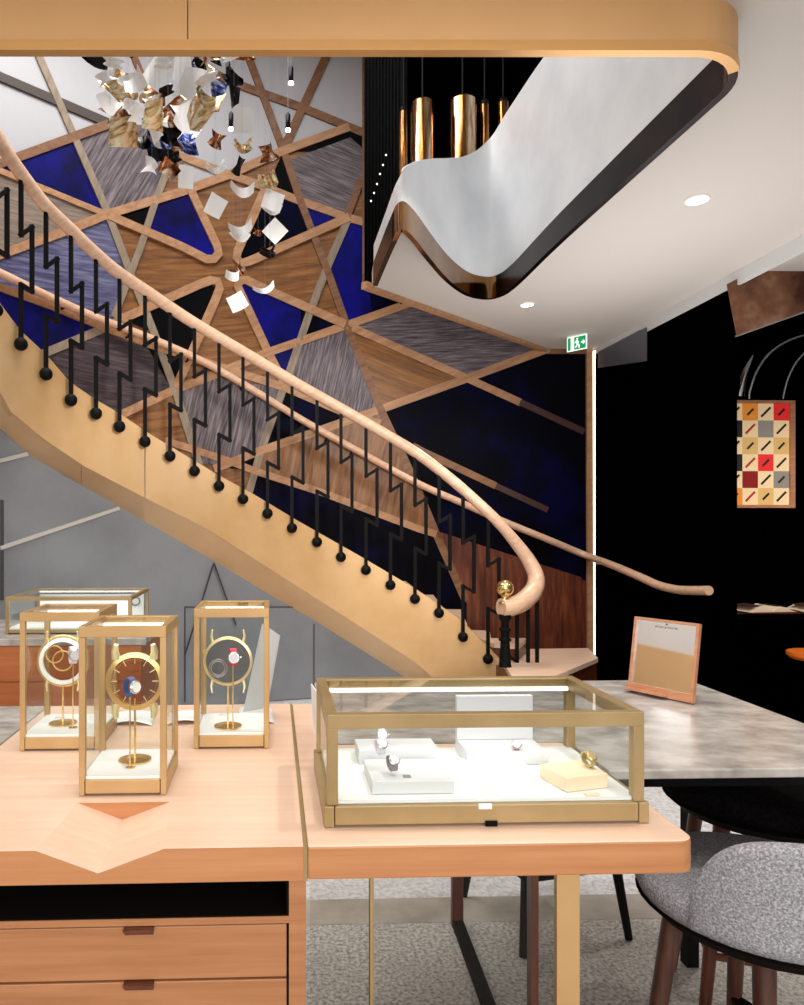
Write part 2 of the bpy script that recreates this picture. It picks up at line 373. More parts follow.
STRIPS = [
 ([(28, 34), (37, 55), (107, 214), (130, 275), (152, 330), (175, 392), (200, 470)], 'strip_pale', 8),
 ([(L, 40), (0, 78), (108, 124)], 'strip_dark', 9),
 ([(L, 188), (0, 164), (108, 125)], 'strip_brown', 8),
 ([(L, 144), (0, 172), (105, 215)], 'strip', 6),
 ([(192, 100), (184, 125), (154, 204), (139, 250), (113, 318)], 'strip_pale', 6.5),
 ([(128, 44), (136, 64), (190, 190)], 'strip_brown', 7),
 ([(168, 146), (180, 157), (230, 176), (262, 187), (297, 201), (349, 219), (364, 223)], 'strip', 8),
 ([(L, 280), (0, 255), (67, 231), (107, 215), (180, 193), (230, 175), (282, 152), (349, 128)], 'strip', 8),
 ([(200, 68), (236, 85), (300, 108), (366, 135)], 'strip_brown', 8),
 ([(240, 34), (247, 55), (283, 151), (300, 202), (327, 271), (346, 325), (380, 409), (411, 474), (437, 537), (465, 601)], 'strip_brown', 7.5),
 ([(336, 34), (327, 55), (283, 150)], 'strip_brown', 8),
 ([(349, 217), (326, 270), (309, 314), (289, 372), (259, 455), (248, 494)], 'strip_pale', 7.5),
 ([(345, 325), (467, 379), (520, 403)], 'strip', 7.5),
 ([(519, 402.5), (583, 432)], 'strip_red', 6.5),
 ([(118, 416), (174, 390), (212, 376), (267, 353), (346, 326), (412, 303)], 'strip', 8),
 ([(40, 355), (100, 330), (122, 319)], 'strip_pale', 8),
 ([(L, 270), (0, 288), (50, 306), (104, 328), (150, 345), (218, 367), (285, 388), (349, 415), (380, 424)], 'strip', 8),
 ([(165, 441), (222, 459), (257, 472), (320, 492), (419, 529), (436, 534)], 'strip', 7),
 ([(436, 534), (520, 561), (580, 580)], 'redwood', 6),
 ([(213, 469), (260, 451), (347, 421), (382, 409), (466, 379), (548, 349)], 'strip', 8),
 ([(412, 446), (421, 451), (495, 486)], 'strip_brown', 7),
 ([(494, 485.5), (547, 510)], 'strip_red', 6),
 ([(361, 180), (347, 217)], 'strip_brown', 7),
 ([(365, 20), (365, 290)], 'strip_brown', 6),
 ([(366, 200), (366, 288)], 'strip', 6),
 ([(546, 351), (590, 351)], 'strip_brown', 7),
]
for p, m, w in STRIPS: strip(p, m, w, .026+.001*random.random())
# rounded triangle outlines
for p in ([(107, 216), (180, 247), (206, 260), (213, 260), (218, 254), (216, 246), (204, 221), (189, 189)],
          [(266, 187), (246, 232), (237, 252), (236, 259), (241, 264), (249, 262), (349, 218)],
          [(345, 325), (256, 286), (246, 281), (240, 281), (237, 287), (242, 298), (268, 354), (287, 390)],
          [(120, 320), (199, 285), (210, 281), (217, 282), (219, 289), (214, 302), (196, 342), (175, 388)]):
    strip(p, 'strip', 8.5, .032)
# end post with its bright edge
strip([(587.5, 349), (588.5, 656)], 'strip', 6, .05, 'end_post')
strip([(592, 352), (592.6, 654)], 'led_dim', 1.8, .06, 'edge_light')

# ------------------------------------------------------------------ room shell
fl = MB(); fl.box(-4.6, 6.2, -3.1, 7.3, -.1, -.006)
struct(fl.build('floor', 'terrazzo'), 'pale terrazzo shop floor')
def floor_sheet(name, pts, m, z0, label, cat):
    b = MB(); b.prism([(p[0], p[1]) for p in pts], -.0055, -.0008)
    return b.build(name, m)
yb0 = at_z(450, 922, 0).y; yb1 = at_z(450, 897, 0).y
o = floor_sheet('trim_floor_band', [(-4.5, yb0), (3.1, yb0), (3.1, yb1), (-4.5, yb1)], 'tile', .004, '', ''); struct(o, 'beige stone tile band in the floor under the tables'); o.name = 'trim_4'
o = floor_sheet('speckled_carpet', [(-4.5, -3), (3.1, -3), (3.1, yb0-.002), (-4.5, yb0-.002)], 'rug', .005, '', '')
tag(o, 'speckled grey carpet under the counter and the grey stool', 'carpet')

o = floor_sheet('x', [(1.2, 4.35), (6.1, 4.35), (6.1, 7.07), (1.2, 7.07)], 'black_wall', 0, '', ''); struct(o, 'black floor area along the dark side wall'); o.name = 'trim_13'
# ceiling ring path (plan) --------------------------------------------------
ZB = HZ+1.75/1.117*1.0
def rp(px, py): p = at_z(px, py, ZB); return (p.x, p.y)
yF = rp(300, 55)[1]+.036; XR = .03+ .5*(rp(733, 78)[0]+rp(520, 279)[0])
r = .21
fL, fR = rp(0, 55.5), rp(690, 56)
def fy(x): return fL[1]+.006+(fR[1]-fL[1])*(x-fL[0])/(fR[0]-fL[0])
ring_front = [(x, fy(x)) for x in (-3.2, -1., 0., .6, XR-r)]; yF = fy(XR-r)
corner = [(XR-r+r*math.sin(a), yF+r-r*math.cos(a)) for a in [PI/2*i/10 for i in range(1, 11)]]
spts = [rp(*p) for p in ((560, 240), (513, 286), (496, 297), (482, 298), (466, 293), (448, 279), (430, 258), (416, 240), (405, 230), (397, 232), (392, 241), (384, 259), (373, 286))]
ssm = [tuple(v[:2]) for v in smooth_line([(p[0], p[1], 0) for p in [corner[-1]]+spts], 5)]
ring = ring_front+corner+ssm[1:]
nf = len(ring_front)+6                # where brass turns to dark bronze
def band(name, path, z0, z1, th, mats, side=1, mi_of=None):
    mb = MB(); n = len(path); rows = []
    for i, p in enumerate(path):
        a = Vector(path[max(i-1, 0)]); b = Vector(path[min(i+1, n-1)]); t = (b-a).normalized(); nrm = Vector((t.y, -t.x))
        q = Vector(p)+nrm*th
        za = z0[i] if isinstance(z0, list) else z0; zb = z1[i] if isinstance(z1, list) else z1
        rows.append([(p[0], p[1], za), (q.x, q.y, za), (q.x, q.y, zb), (p[0], p[1], zb)])
    vs = [v for r_ in rows for v in r_]; fs = []
    for i in range(n-1):
        for k in range(4): fs.append((i*4+k, i*4+(k+1) % 4, i*4+4+(k+1) % 4, i*4+4+k))
    fs += [(0, 1, 2, 3), tuple(len(vs)-4+k for k in (3, 2, 1, 0))]
    mb.add(vs, fs); return mb.build(name, mats, None, True, angle=30)
def shift(path, d):
    n = len(path); out = []
    for i, p in enumerate(path):
        a = Vector(path[max(i-1, 0)]); b = Vector(path[min(i+1, n-1)]); t = (b-a).normalized()
        out.append((p[0]+t.y*d, p[1]-t.x*d))
    return out
seamx = at_Y(187, 25, yF).x
k0 = [(x, fy(x)) for x in (-3.2, -1.5, -.8, seamx-.002)]; k1 = [(x, fy(x)) for x in (seamx+.002, .2, .7, XR-r)]+corner[:6]
struct(band('trim_1', k0, ZB+.035, ZC, .03, 'fascia'), 'brass fascia panel left of the seam at the front of the ceiling opening')
struct(band('trim_2', k1, ZB+.035, ZC, .03, 'fascia'), 'brass fascia panel with a rounded corner at the front of the ceiling opening')
struct(band('trim_3', [(x, fy(x)) for x in (-3.2, -1, .2, .7, XR-r)]+corner[:6], ZB, ZB+.035, .035, 'fascia_lip'), 'polished brass lip under the ceiling fascia')
iS = next(i for i, p in enumerate(ring) if i > 16 and p[1] > rp(500, 297)[1]-.02)
struct(band('trim_5', corner[5:]+ssm[1:iS-len(ring_front)-len(corner)+2], ZB, ZB+.15, .03, 'bronze'), 'dark bronze band along the right of the ceiling opening')
iE = len(ring)-11
struct(band('trim_6', ring[iS:iE+1], ZB, ZB+.15, .03, 'bronze_s'), 'curving polished bronze band under the white balustrade')
struct(band('trim_12', ring[iE:], ZB, ZB+.15, .03, 'bronze'), 'dark bronze band at the left end of the white balustrade')
# white balustrade above the band
def ztop(px, py):                     # height of the sight line at each plan point
    return None
wb = corner[4:]+ssm[1:]
tops = []
prof = [(0, 4.3), (yF+.2, 4.3), (4.0, 4.25)]
def top_at(p):
    # match the sloping upper edge: plan point -> pixel x -> edge y -> height
    d = Vector(p); a = d.x/d.y
    px = CX+F*((a*math.cos(YAW)-math.sin(YAW))/(a*math.sin(YAW)+math.cos(YAW)))
    return px
edge = [(366, 262), (373, 245), (384, 215), (394, 186), (404, 168), (420, 160), (440, 158), (462, 157), (478, 150), (492, 136), (505, 113), (540, 60), (570, 20), (640, -60), (740, -160)]
def edge_y(px):
    for a, b in zip(edge[:-1], edge[1:]):
        if a[0] <= px <= b[0]: return a[1]+(b[1]-a[1])*(px-a[0])/(b[0]-a[0])
    return edge[0][1] if px < edge[0][0] else edge[-1][1]
nw = len(wb)
for i, p in enumerate(wb):
    px = top_at(p); y = edge_y(px); z = HZ+(H-y)/F*(p[1]*math.cos(YAW)+p[0]*math.sin(YAW)); tops.append(min(z, 4.75))
for _ in range(3): tops = [tops[0]]+[(tops[i-1]+2*tops[i]+tops[i+1])/4 for i in range(1, nw-1)]+[tops[-1]]
struct(band('wall_balustrade', shift(wb, .004), ZB+.149, tops, .018, 'white_plaster'), 'sculpted white balustrade wall above the bronze band')
# ceiling slab
pE = at_z(372, 289, ZC); pW = at_z(548, 351, ZC)
rg = shift(ring, .02)
poly = [(-4.6, -3.1), (6.2, -3.1), (6.2, 7.2), (pW.x, 7.2), (pW.x, pW.y), (pE.x, pE.y)]+rg[::-1]+[(-4.6, fy(-4.6))]
cb = MB(); tr = tessellate_polygon([[Vector((x, y, 0)) for x, y in poly]])
n = len(poly); cb.add([(x, y, ZC) for x, y in poly]+[(x, y, ZC+.12) for x, y in poly], [tuple(t) for t in tr]+[tuple(n+i for i in t) for t in tr]+[(i, (i+1) % n, n+(i+1) % n, n+i) for i in range(n)])
struct(cb.build('ceiling', 'ceiling'), 'pale painted ceiling')
eb = MB(); dv = (pW-pE).normalized(); nn = Vector((dv.y, -dv.x, 0))*.05; a0 = pE-dv*.12; b0 = pW+dv*.05
eb.add([a0-Vector((0, 0, .03)), b0-Vector((0, 0, .03)), b0+nn-Vector((0, 0, .03)), a0+nn-Vector((0, 0, .03)), a0+Vector((0, 0, .02)), b0+Vector((0, 0, .02)), b0+nn+Vector((0, 0, .02)), a0+nn+Vector((0, 0, .02))],
       [(0, 3, 2, 1), (4, 5, 6, 7), (0, 1, 5, 4), (1, 2, 6, 5), (2, 3, 7, 6), (3, 0, 4, 7)])
struct(eb.build('trim_7', 'strip'), 'wood edge strip where the ceiling meets the feature wall')
# upper ceiling, left wall, wall behind the camera
cu = MB(); cu.box(-4.6, 3.3, 1.2, 7.3, TOP, TOP+.1); struct(cu.build('ceiling_upper', 'ceiling'), 'pale ceiling of the upper storey')
wl = MB(); wl.box(-4.7, -4.6, -3.1, 7.3, 0, TOP); struct(wl.build('wall_left', 'ceiling'), 'grey wall far to the left')
wf = MB(); wf.box(-4.6, 6.2, -3.2, -3.1, 0, ZC); struct(wf.build('wall_front', 'ceiling'), 'pale wall opposite the stair')
# dark curtain of fine chains upstairs, with bronze tubes before it
yC = 6.0
pa = at_Y(364, 288, yC); pb = at_Y(560, 20, yC)
bk = MB(); bk.box(pa.x+.32, pb.x+.5, yC+.05, yC+.1, pa.z-.1, TOP); struct(bk.build('wall_upper', 'black_wall'), 'black wall of the upper storey')
ch = MB(); nfold = 26; xs = [pa.x+(.36)*i/nfold for i in range(nfold+1)]
vs = []; fs = []
for i, x in enumerate(xs):
    y = yC-.02+(.018 if i % 2 else 0); vs += [(x, y, pa.z), (x, y, TOP-.02)]
for i in range(nfold): fs.append((2*i, 2*i+2, 2*i+3, 2*i+1))
ch.add(vs, fs)
M['chain'] = mottled('chain_curtain', [(2, 2, 3), (8, 8, 9), (60, 60, 64)], 60, pos=(.4, .62, .8), rough=.3, metal=.5, sc=(1, 1, .5))
tag(ch.build('chain_curtain', 'chain'), 'black curtain of fine beaded chain hanging above the white balustrade', 'curtain')
sp = [(386, 155), (383, 165), (380, 174), (377, 184), (374, 193), (371, 201)]
curt = bpy.data.objects['chain_curtain']
for px, py in sp:
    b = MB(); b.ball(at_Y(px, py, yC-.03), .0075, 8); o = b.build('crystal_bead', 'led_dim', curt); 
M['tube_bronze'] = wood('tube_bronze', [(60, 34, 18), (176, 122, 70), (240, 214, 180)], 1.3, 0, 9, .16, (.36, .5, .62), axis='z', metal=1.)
for i, (x0, x1, ytop, ybot, cord, lab) in enumerate(((411, 434, 103, 190, 423, 'bronze tube pendant lamp nearest the black chain curtain'),
                                              (449, 476, 101, 190, 467, 'wide bronze tube pendant lamp, second from the black chain curtain'),
                                              (480, 489, 105, 190, 484, 'narrow bronze tube between the wide pendant and the white balustrade'),
                                              (497, 509, 103, 190, 503, 'bronze tube pendant lamp nearest the high side of the white balustrade'),
                                              (399, 408, 112, 190, 404, 'thin dim bronze tube pendant beside the chain curtain'))):
    yy = 5.55+.06*i; a = at_Y(x0, ytop, yy); b_ = at_Y(x1, ybot, yy); c = (a.x+b_.x)/2; rr = (b_.x-a.x)/2
    t = thing('pendant_lamp', lab, 'pendant lamp', (c, yy, b_.z), group='bronze tube pendants upstairs')
    h = a.z-b_.z
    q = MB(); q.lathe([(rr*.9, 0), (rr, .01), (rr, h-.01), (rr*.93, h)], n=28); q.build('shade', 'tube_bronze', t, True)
    q = MB(); q.tube([(0, 0, h), (0, 0, TOP-b_.z)], .007, 6); q.build('cord', 'black', t)
    q = MB(); q.ball((0, 0, h+.015), .035, 10); q.build('cap', 'black', t, True)

# right side: coving, black wall, dark room beyond ---------------------------
XS = 3.19
cv = MB(); cv.box(XS, XS+.02, -3, at_X(640, 330, XS).y, ZC-.1, ZC-.001); cv.box(XS, XS+.02, at_X(640, 330, XS).y, 7.08, ZC-.05, ZC-.001)
struct(cv.build('trim_8', 'coving'), 'pale grey coving along the black side wall')
ye = at_X(735.5, 450, XS).y
sw = MB(); sw.box(XS, XS+.012, ye, 7.08, 0, ZC-.101); struct(sw.build('wall_right', 'black_wall'), 'black side wall right of the feature wall')
bw = MB(); bw.box(2.2+.94, XS+.2, WY, WY+.1, 0, ZC); struct(bw.build('wall_corner', 'black_wall'), 'black return at the end of the feature wall')
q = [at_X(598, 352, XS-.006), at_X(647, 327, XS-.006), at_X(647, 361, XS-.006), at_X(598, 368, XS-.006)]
b = MB(); b.add(q, [(0, 1, 2, 3)]); M['wall_sheen'] = mat('painted_sheen', (84, 86, 96), .3); o = b.build('panel', 'wall_sheen', bpy.data.objects['wall_right'])  # patch of downlight sheen on the black wall, put in as flat colour
RB = 5.75
rb = MB(); rb.box(XS+.03, 6.2, RB, RB+.1, 0, ZC-.001); struct(rb.build('wall_alcove', 'black_wall'), 'black wall of the room beyond the side wall')
rb = MB(); rb.box(6.1, 6.2, -3.1, RB, 0, ZC); struct(rb.build('wall_far', 'black_wall'), 'black wall closing the side room')
# copper soffit panel
yp = ye-.02
q = [at_Y(727, 284, yp), at_Y(850, 222, yp), at_Y(850, 298, yp), at_Y(737, 336, yp)]
b = MB(); b.add([v for v in q]+[v+Vector((0, .006, 0)) for v in q], [(0, 1, 2, 3), (7, 6, 5, 4), (0, 4, 5, 1), (1, 5, 6, 2), (2, 6, 7, 3), (3, 7, 4, 0)])
struct(b.build('trim_9', 'copper'), 'copper coloured soffit panel at the top right')
b = MB(); b.tube([at_Y(735, 337, yp), at_Y(850, 296, yp)], .008, 8); struct(b.build('trim_10', 'chrome'), 'thin bright rod under the copper panel')
# chrome arches over the framed picture
def arch(pts, r, lab, yy):
    b = MB(); b.tube(smooth_line([at_Y(x, y, yy) for x, y in pts], 6), r, 10)
    tag(b.build('metal_arch', 'steel', None, True), lab, 'arch', 'metal arches on the black wall')
arch([(749, 399), (750, 391), (756, 373), (767, 356), (784, 343), (806, 335), (835, 333)], .009, 'larger thin bright metal arch curving above the framed picture', RB-.045)
arch([(783, 399), (784, 393), (789, 376), (798, 360), (812, 348), (835, 342)], .008, 'smaller thin metal arch rising behind the right side of the picture', RB-.02)
b = MB(); pp = [at_Y(x, y, RB-.045) for x, y in ((739, 397), (740, 388), (744, 373), (753, 355))]; b.tube(smooth_line(pp, 5), [.04, .04, .04, .04, .039, .038, .037, .035, .034, .032, .03, .027, .022, .015, .009, .003], 12)
tag(b.build('arch_reflection', 'chrome', None, True), 'reflection built as a thick chrome arch foot left of the thin arches', 'arch')  # thick tapering reflection, given shape as a chrome tube
# framed picture of a coloured grid
yy = RB-.03; c0 = at_Y(795, 401, yy); c1 = at_Y(795, 508, yy); pw = 15.6*yy/F*1.05
ncol = 5; xr = at_Y(788, 450, yy).x; cw = at_Y(788, 450, yy).x-at_Y(772.5, 450, yy).x; zt = at_Y(790, 404, yy).z; zb = at_Y(790, 505, yy).z; chh = (zt-zb)/6
fr = thing('framed_picture', 'framed picture with a grid of red, orange, cream and grey squares on the black wall', 'picture', (xr-cw*2.5, yy, zb))
W2 = cw*2.5; HH = zt-zb; fw = .04
b = MB(); b.box(-W2-fw, -W2, -.03, .02, -fw*.6, HH+fw*.6); b.box(W2, W2+fw, -.03, .02, -fw*.6, HH+fw*.6); b.box(-W2, W2, -.03, .02, -fw*.6, 0); b.box(-W2, W2, -.03, .02, HH, HH+fw*.6); b.build('frame', 'rose', fr)
cells = ['NOCR', 'KCGC', 'CTCT', 'KCRC', 'CDCG', 'OCTC']
mats = {'O': (226, 140, 50), 'C': (236, 206, 160), 'R': (226, 44, 44), 'K': (20, 18, 22), 'G': (140, 132, 122), 'T': (216, 176, 108), 'D': (132, 14, 16), 'N': (236, 206, 160)}
names = list(mats)
cm = [mat('tile_'+k.lower(), c, .6, emit=c, es=.25) for k, c in mats.items()]
b = MB()
for r_ in range(6):
    rowc = 'C'+cells[r_]
    for c_ in range(5):
        x = -W2+c_*cw; z = HH-(r_+1)*chh
        b.box(x, x+cw, -.012, .01, z, z+chh, names.index(rowc[c_]))
st = b
for r_ in range(6):
    for c_ in range(5):
        if (c_ == 3 and r_ == 1) or (c_ == 2 and r_ == 4): continue
        x = -W2+(c_+.5)*cw; z = HH-(r_+.5)*chh; l = .3*cw if (r_+c_) % 2 else .2*cw; w = .016
        mi = 9 if c_ == 2 and r_ % 2 else 8
        st.add([(x-l-w*.4, -.014, z-l+w*.4), (x-l+w*.4, -.014, z-l-w*.4), (x+l+w*.4, -.014, z+l-w*.4), (x+l-w*.4, -.014, z+l+w*.4)], [(0, 1, 2, 3)], mi)
st.build('picture_print', cm+[mat('stick_dark', (40, 28, 26), .6), mat('stick_red', (190, 50, 40), .6)], fr)
# shelf with an open book, orange stool
ys = 5.3; a = at_Y(735, 612, ys); b_ = at_Y(900, 616, ys)
sh = MB(); sh.box(a.x-.1, b_.x, ys-.12, RB-.02, a.z-.045, a.z); o = sh.build('wall_shelf', 'black_gloss', None, bevel=.005); tag(o, 'black shelf on the dark wall carrying open books', 'shelf')
def open_book(cx, cy, z, w, d, lab, rz):
    t = thing('open_book', lab, 'book', (cx, cy, z), rz, 'open books on the dark shelf')
    q = MB(); q.box(-w, w, -d, d, 0, .006); q.build('cover', mat('cover_red', (120, 40, 34), .5), t)
    for s in (-1, 1):
        vs = []; fs = []; n = 8
        for i in range(n+1):
            u = i/n; x = s*u*w*.97; h = .008+.045*math.sin(PI*min(u*1.15, 1))*(1-u*.5)
            vs += [(x, -d*.96, h), (x, d*.96, h), (x, -d*.96, .006), (x, d*.96, .006)]
        for i in range(n):
            k = i*4; fs += [(k, k+4, k+5, k+1), (k, k+2, k+6, k+4), (k+1, k+5, k+7, k+3)]
        fs.append((n*4, n*4+1, n*4+3, n*4+2))
        q = MB(); q.add(vs, fs); q.build('page_block', 'cream', t, True)
        q = MB(); x0 = s*w*.3; x1 = s*w*.78
        q.add([(x0, -d*.7, .052), (x1, -d*.7, .042), (x1, d*.7, .042), (x0, d*.7, .052)], [(0, 1, 2, 3)]); q.build('printed_picture', 'walnut', t)
open_book(at_Y(765, 600, ys).x, ys+.05, a.z+.001, .2, .13, 'open book with cream pages, left one on the black shelf', .1)
open_book(at_Y(765, 600, ys).x+.46, ys+.05, a.z+.001, .2, .13, 'open book at the right frame edge on the black shelf', -.1)
t = thing('side_stool', 'round orange stool in the dark corner at the right edge', 'stool', (at_Y(822, 653, 4.7).x, 4.7, 0))
zs = at_Y(815, 653, 4.7).z
q = MB(); q.lathe([(.05, zs-.05), (.19, zs-.04), (.205, zs-.02), (.2, zs), (.05, zs+.002)], n=32); q.build('seat', 'orange', t, True)
q = MB(); q.lathe([(.16, 0), (.16, .015), (.03, .03), (.025, zs-.05)], n=24); q.build('pedestal', 'black', t, True)

# downlights, exit sign ------------------------------------------------------
def downlight(px, py, lab, s=.04):
    p = at_z(px, py, ZC)
    t = thing('ceiling_downlight', lab, 'ceiling light', (p.x, p.y, ZC-.012), group='recessed ceiling downlights')
    q = MB(); q.tube([(math.cos(2*PI*i/24)*s*1.25, math.sin(2*PI*i/24)*s*1.25, .008) for i in range(24)], .008, 8, closed=True); q.build('rim', 'white', t, True)
    q = MB(); q.lathe([(s*1.2, .003), (s, .006), (s*.2, .008)], n=20); q.build('lens', 'downlight', t)
downlight(697, 199, 'larger recessed downlight in the ceiling right of the bronze band', .045)
downlight(527, 304, 'small recessed downlight in the ceiling beyond the curved bronze band', .04)
p = at_z(577, 343, ZC-.075)
t = thing('exit_sign', 'green and white emergency exit sign hanging from the ceiling by the wall end', 'exit sign', (p.x, p.y, ZC), math.radians(-52)); t.scale = (.84, .84, .84)
q = MB(); q.box(-.115, .115, -.006, .006, -.17, -.012); q.build('sign_panel', 'exit_white', t)
q = MB(); q.box(-.11, .11, -.004, .004, -.012, 0); q.build('mount', 'white', t)
q = MB(); q.box(-.105, -.07, -.0075, -.0065, -.16, -.022); q.box(-.03, .105, -.0075, -.0065, -.16, -.022); q.build('green_field', 'exit_green', t)
q = MB()
def bar(m, pts, w, y):
    for a_, b2 in zip(pts[:-1], pts[1:]):
        a2 = Vector((a_[0], 0, a_[1])); c2 = Vector((b2[0], 0, b2[1])); d2 = (c2-a2).normalized(); n2 = Vector((-d2.z, 0, d2.x))*w
        m.add([(v.x, y, v.z) for v in (a2+n2, a2-n2, c2-n2, c2+n2)], [(0, 1, 2, 3)])
bar(q, [(0., -.075), (.012, -.1), (-.012, -.14)], .007, -.0085); bar(q, [(.012, -.1), (.03, -.12), (.028, -.148)], .007, -.0085)
bar(q, [(0., -.06), (.01, -.1)], .011, -.0086); bar(q, [(-.018, -.09), (-.005, -.066), (.012, -.07), (.026, -.088)], .005, -.0084)
q.lathe([(.011, 0), (.001, .0005)], (.008, -.0084, -.045), 12, 0, 'y'); bar(q, [(.05, -.09), (.09, -.09)], .007, -.0085); bar(q, [(.073, -.07), (.093, -.09), (.073, -.11)], .006, -.0085)
q.build('running_figure', 'exit_white', t)
# small pendant spots in the stair well
for i, (px, py, lab) in enumerate(((291, 82, 'small black pendant spot hanging free at the right of the stair well'), (228, 76, 'small black pendant spot behind the dark leaves'),
                                (231, 128, 'small black pendant spot left of the white hanging leaf'), (288, 129, 'small black pendant spot beside the crossing wood strips'))):
    p = at_Y(px, py, 5.2); t = thing('pendant_spot', lab, 'pendant lamp', p, group='small pendant spots in the stair well')
    q = MB(); q.lathe([(.016, 0), (.018, .005), (.018, .1), (.006, .12)], n=14); q.build('body', 'leaf_dark', t, True)
    q = MB(); q.lathe([(.019, -.014), (.017, 0)], n=14); q.build('lens', 'downlight', t)
    q = MB(); q.tube([(0, 0, .12), (0, 0, TOP-p.z)], .0025, 5); q.build('cord', 'wire', t)

# ------------------------------------------------------------------ staircase
ST = thing('staircase', 'curved brass sided staircase with black zigzag balusters rising to the left', 'staircase', (0, 0, 0))
def cyl(px, py, R): return at_cyl(px, py, C0, R)
top_px = [(-110, 150), (-60, 222), (-25, 270), (0, 303), (20, 330), (45, 353), (70, 382), (95, 399), (119, 413), (150, 434), (180, 452), (220, 476), (250, 492), (300, 522), (360, 556), (416, 589), (460, 619), (500, 659), (512, 674)]
mid_px = [(-110, 262), (-60, 322), (-25, 362), (0, 391), (11, 412), (45, 440), (84, 466), (145, 498), (209, 530), (270, 569), (330, 607), (372, 634), (415, 662), (440, 684), (470, 706), (500, 728), (512, 740)]
bot_px = [(-110, 320), (-60, 376), (-25, 411), (0, 432), (30, 458), (75, 483), (123, 511), (187, 548), (220, 567), (274, 600), (310, 620), (350, 645), (395, 673), (420, 690), (470, 728), (500, 752), (512, 762)]
def interp(pl, x):
    for a, b in zip(pl[:-1], pl[1:]):
        if a[0] <= x <= b[0]: return a[1]+(b[1]-a[1])*(x-a[0])/(b[0]-a[0])
    return pl[0][1] if x < pl[0][0] else pl[-1][1]
def stringer(x0, x1, name, m):
    n = max(3, int((x1-x0)/6)); xs = [x0+(x1-x0)*i/n for i in range(n+1)]; mb = MB(); vs = []; fs = []
    for x in xs:
        a = cyl(x, interp(top_px, x), RI); b = cyl(x, interp(mid_px, x), RI)
        rad = Vector((a.x-C0[0], a.y-C0[1], 0)).normalized()*.05
        vs += [a, b, b+rad, a+rad]
    for i in range(n):
        for k in range(4): fs.append((i*4+k, i*4+(k+1) % 4, i*4+4+(k+1) % 4, i*4+4+k))
    fs += [(0, 1, 2, 3), tuple(len(vs)-4+k for k in (3, 2, 1, 0))]
    mb.add(vs, fs); return mb.build(name, m, ST, True, angle=50)
stringer(-110, 144.6, 'stringer', 'stringer'); stringer(145.4, 512, 'stringer', 'stringer')
def soffit(x0, x1, m):
    n = max(3, int((x1-x0)/6)); mb = MB(); vs = []; fs = []
    for i in range(n+1):
        x = x0+(x1-x0)*i/n
        a = cyl(x, interp(mid_px, x)-.5, RI+.002); b = cyl(x, interp(bot_px, x), RI+.22)
        rad = Vector((b.x-C0[0], b.y-C0[1], 0)).normalized()
        c = Vector((C0[0], C0[1], 0))+rad*(RW-.03); c.z = b.z+.02
        vs += [a, b, c]
    for i in range(n):
        for k in range(2): fs.append((i*3+k, i*3+k+1, i*3+4+k, i*3+3+k))
    mb.add(vs, fs); return mb.build('soffit', m, ST, True, angle=30)
soffit(-110, 81, 'soffit'); soffit(81.4, 512, 'soffit')
# steps
def ang(px, py): p = cyl(px, py, RI); return math.atan2(p.x-C0[0], p.y-C0[1])
bx = [-53, -28.5, -4, 21, 46, 71, 96, 119.5, 145, 170, 194.5, 219, 243, 267.5, 292, 317, 341, 366, 390.5, 415, 439, 463, 488]
by_ball = [232, 270, 310, 344, 374, 400, 413.5, 426.5, 441.5, 456, 471, 486, 499, 513.5, 528, 542, 557, 570, 585, 599, 613, 637, 659]
def sector(a0, a1, r0, r1, z0, z1):
    n = 5; ps = [(C0[0]+r0*math.sin(a0+(a1-a0)*i/n), C0[1]+r0*math.cos(a0+(a1-a0)*i/n)) for i in range(n+1)]
    ps += [(C0[0]+r1*math.sin(a1-(a1-a0)*i/n), C0[1]+r1*math.cos(a1-(a1-a0)*i/n)) for i in range(n+1)]
    b = MB(); b.prism(ps, z0, z1); return b
angs = [ang(x, interp(top_px, x)) for x in bx]; zst = [cyl(x, interp(top_px, x), RI).z for x in bx]
da = angs[-1]-angs[-2]
zlow = [z-.03 for z in zst]
A = list(angs); Z = list(zlow)
for i in range(len(A)-1):
    zt_ = Z[i+1]
    o = sector(A[i], A[i+1]+.012, RI+.052, RW-.04, zt_-.04, zt_).build('tread', 'counter', ST)
    if i < len(A)-2:
        b = sector(A[i+1]-.004, A[i+1]+.004, RI+.052, RW-.04, Z[i+2], zt_-.04).build('riser', 'redwood', ST)
# wide bottom steps that flare out past the newel post
zb_ = zst[-1]
a_end = A[-1]
def flat(pl, z0, z1, m, name):
    b = MB(); b.prism(pl, z0, z1); return b.build(name, m, ST)
t2 = .30; t1 = .15
def P(x, y, z): p = at_z(x, y, z); return (p.x, p.y)
zA = HZ-(657-H)/F*6.1
Z1, Z2 = .36, .49
f1 = [P(488, 656, Z1), P(504, 664, Z1), P(513, 678, Z1), P(548, 679, Z1), P(598, 658, Z1), P(588, 648, Z1), P(520, 649, Z1)]
flat(f1, Z1-.035, Z1, 'counter', 'tread'); g = [(x+(.0 if k else 0), y+.02) for k, (x, y) in enumerate(f1)]
flat(g, 0, Z1-.035, 'redwood', 'riser')
f2 = [P(494, 643.5, Z2), P(519, 645, Z2), P(527, 638, Z2), P(478, 638, Z2)]
flat(f2, Z2-.035, Z2, 'counter', 'tread'); flat([(x, y+.02) for x, y in f2], Z1, Z2-.035, 'redwood', 'riser')
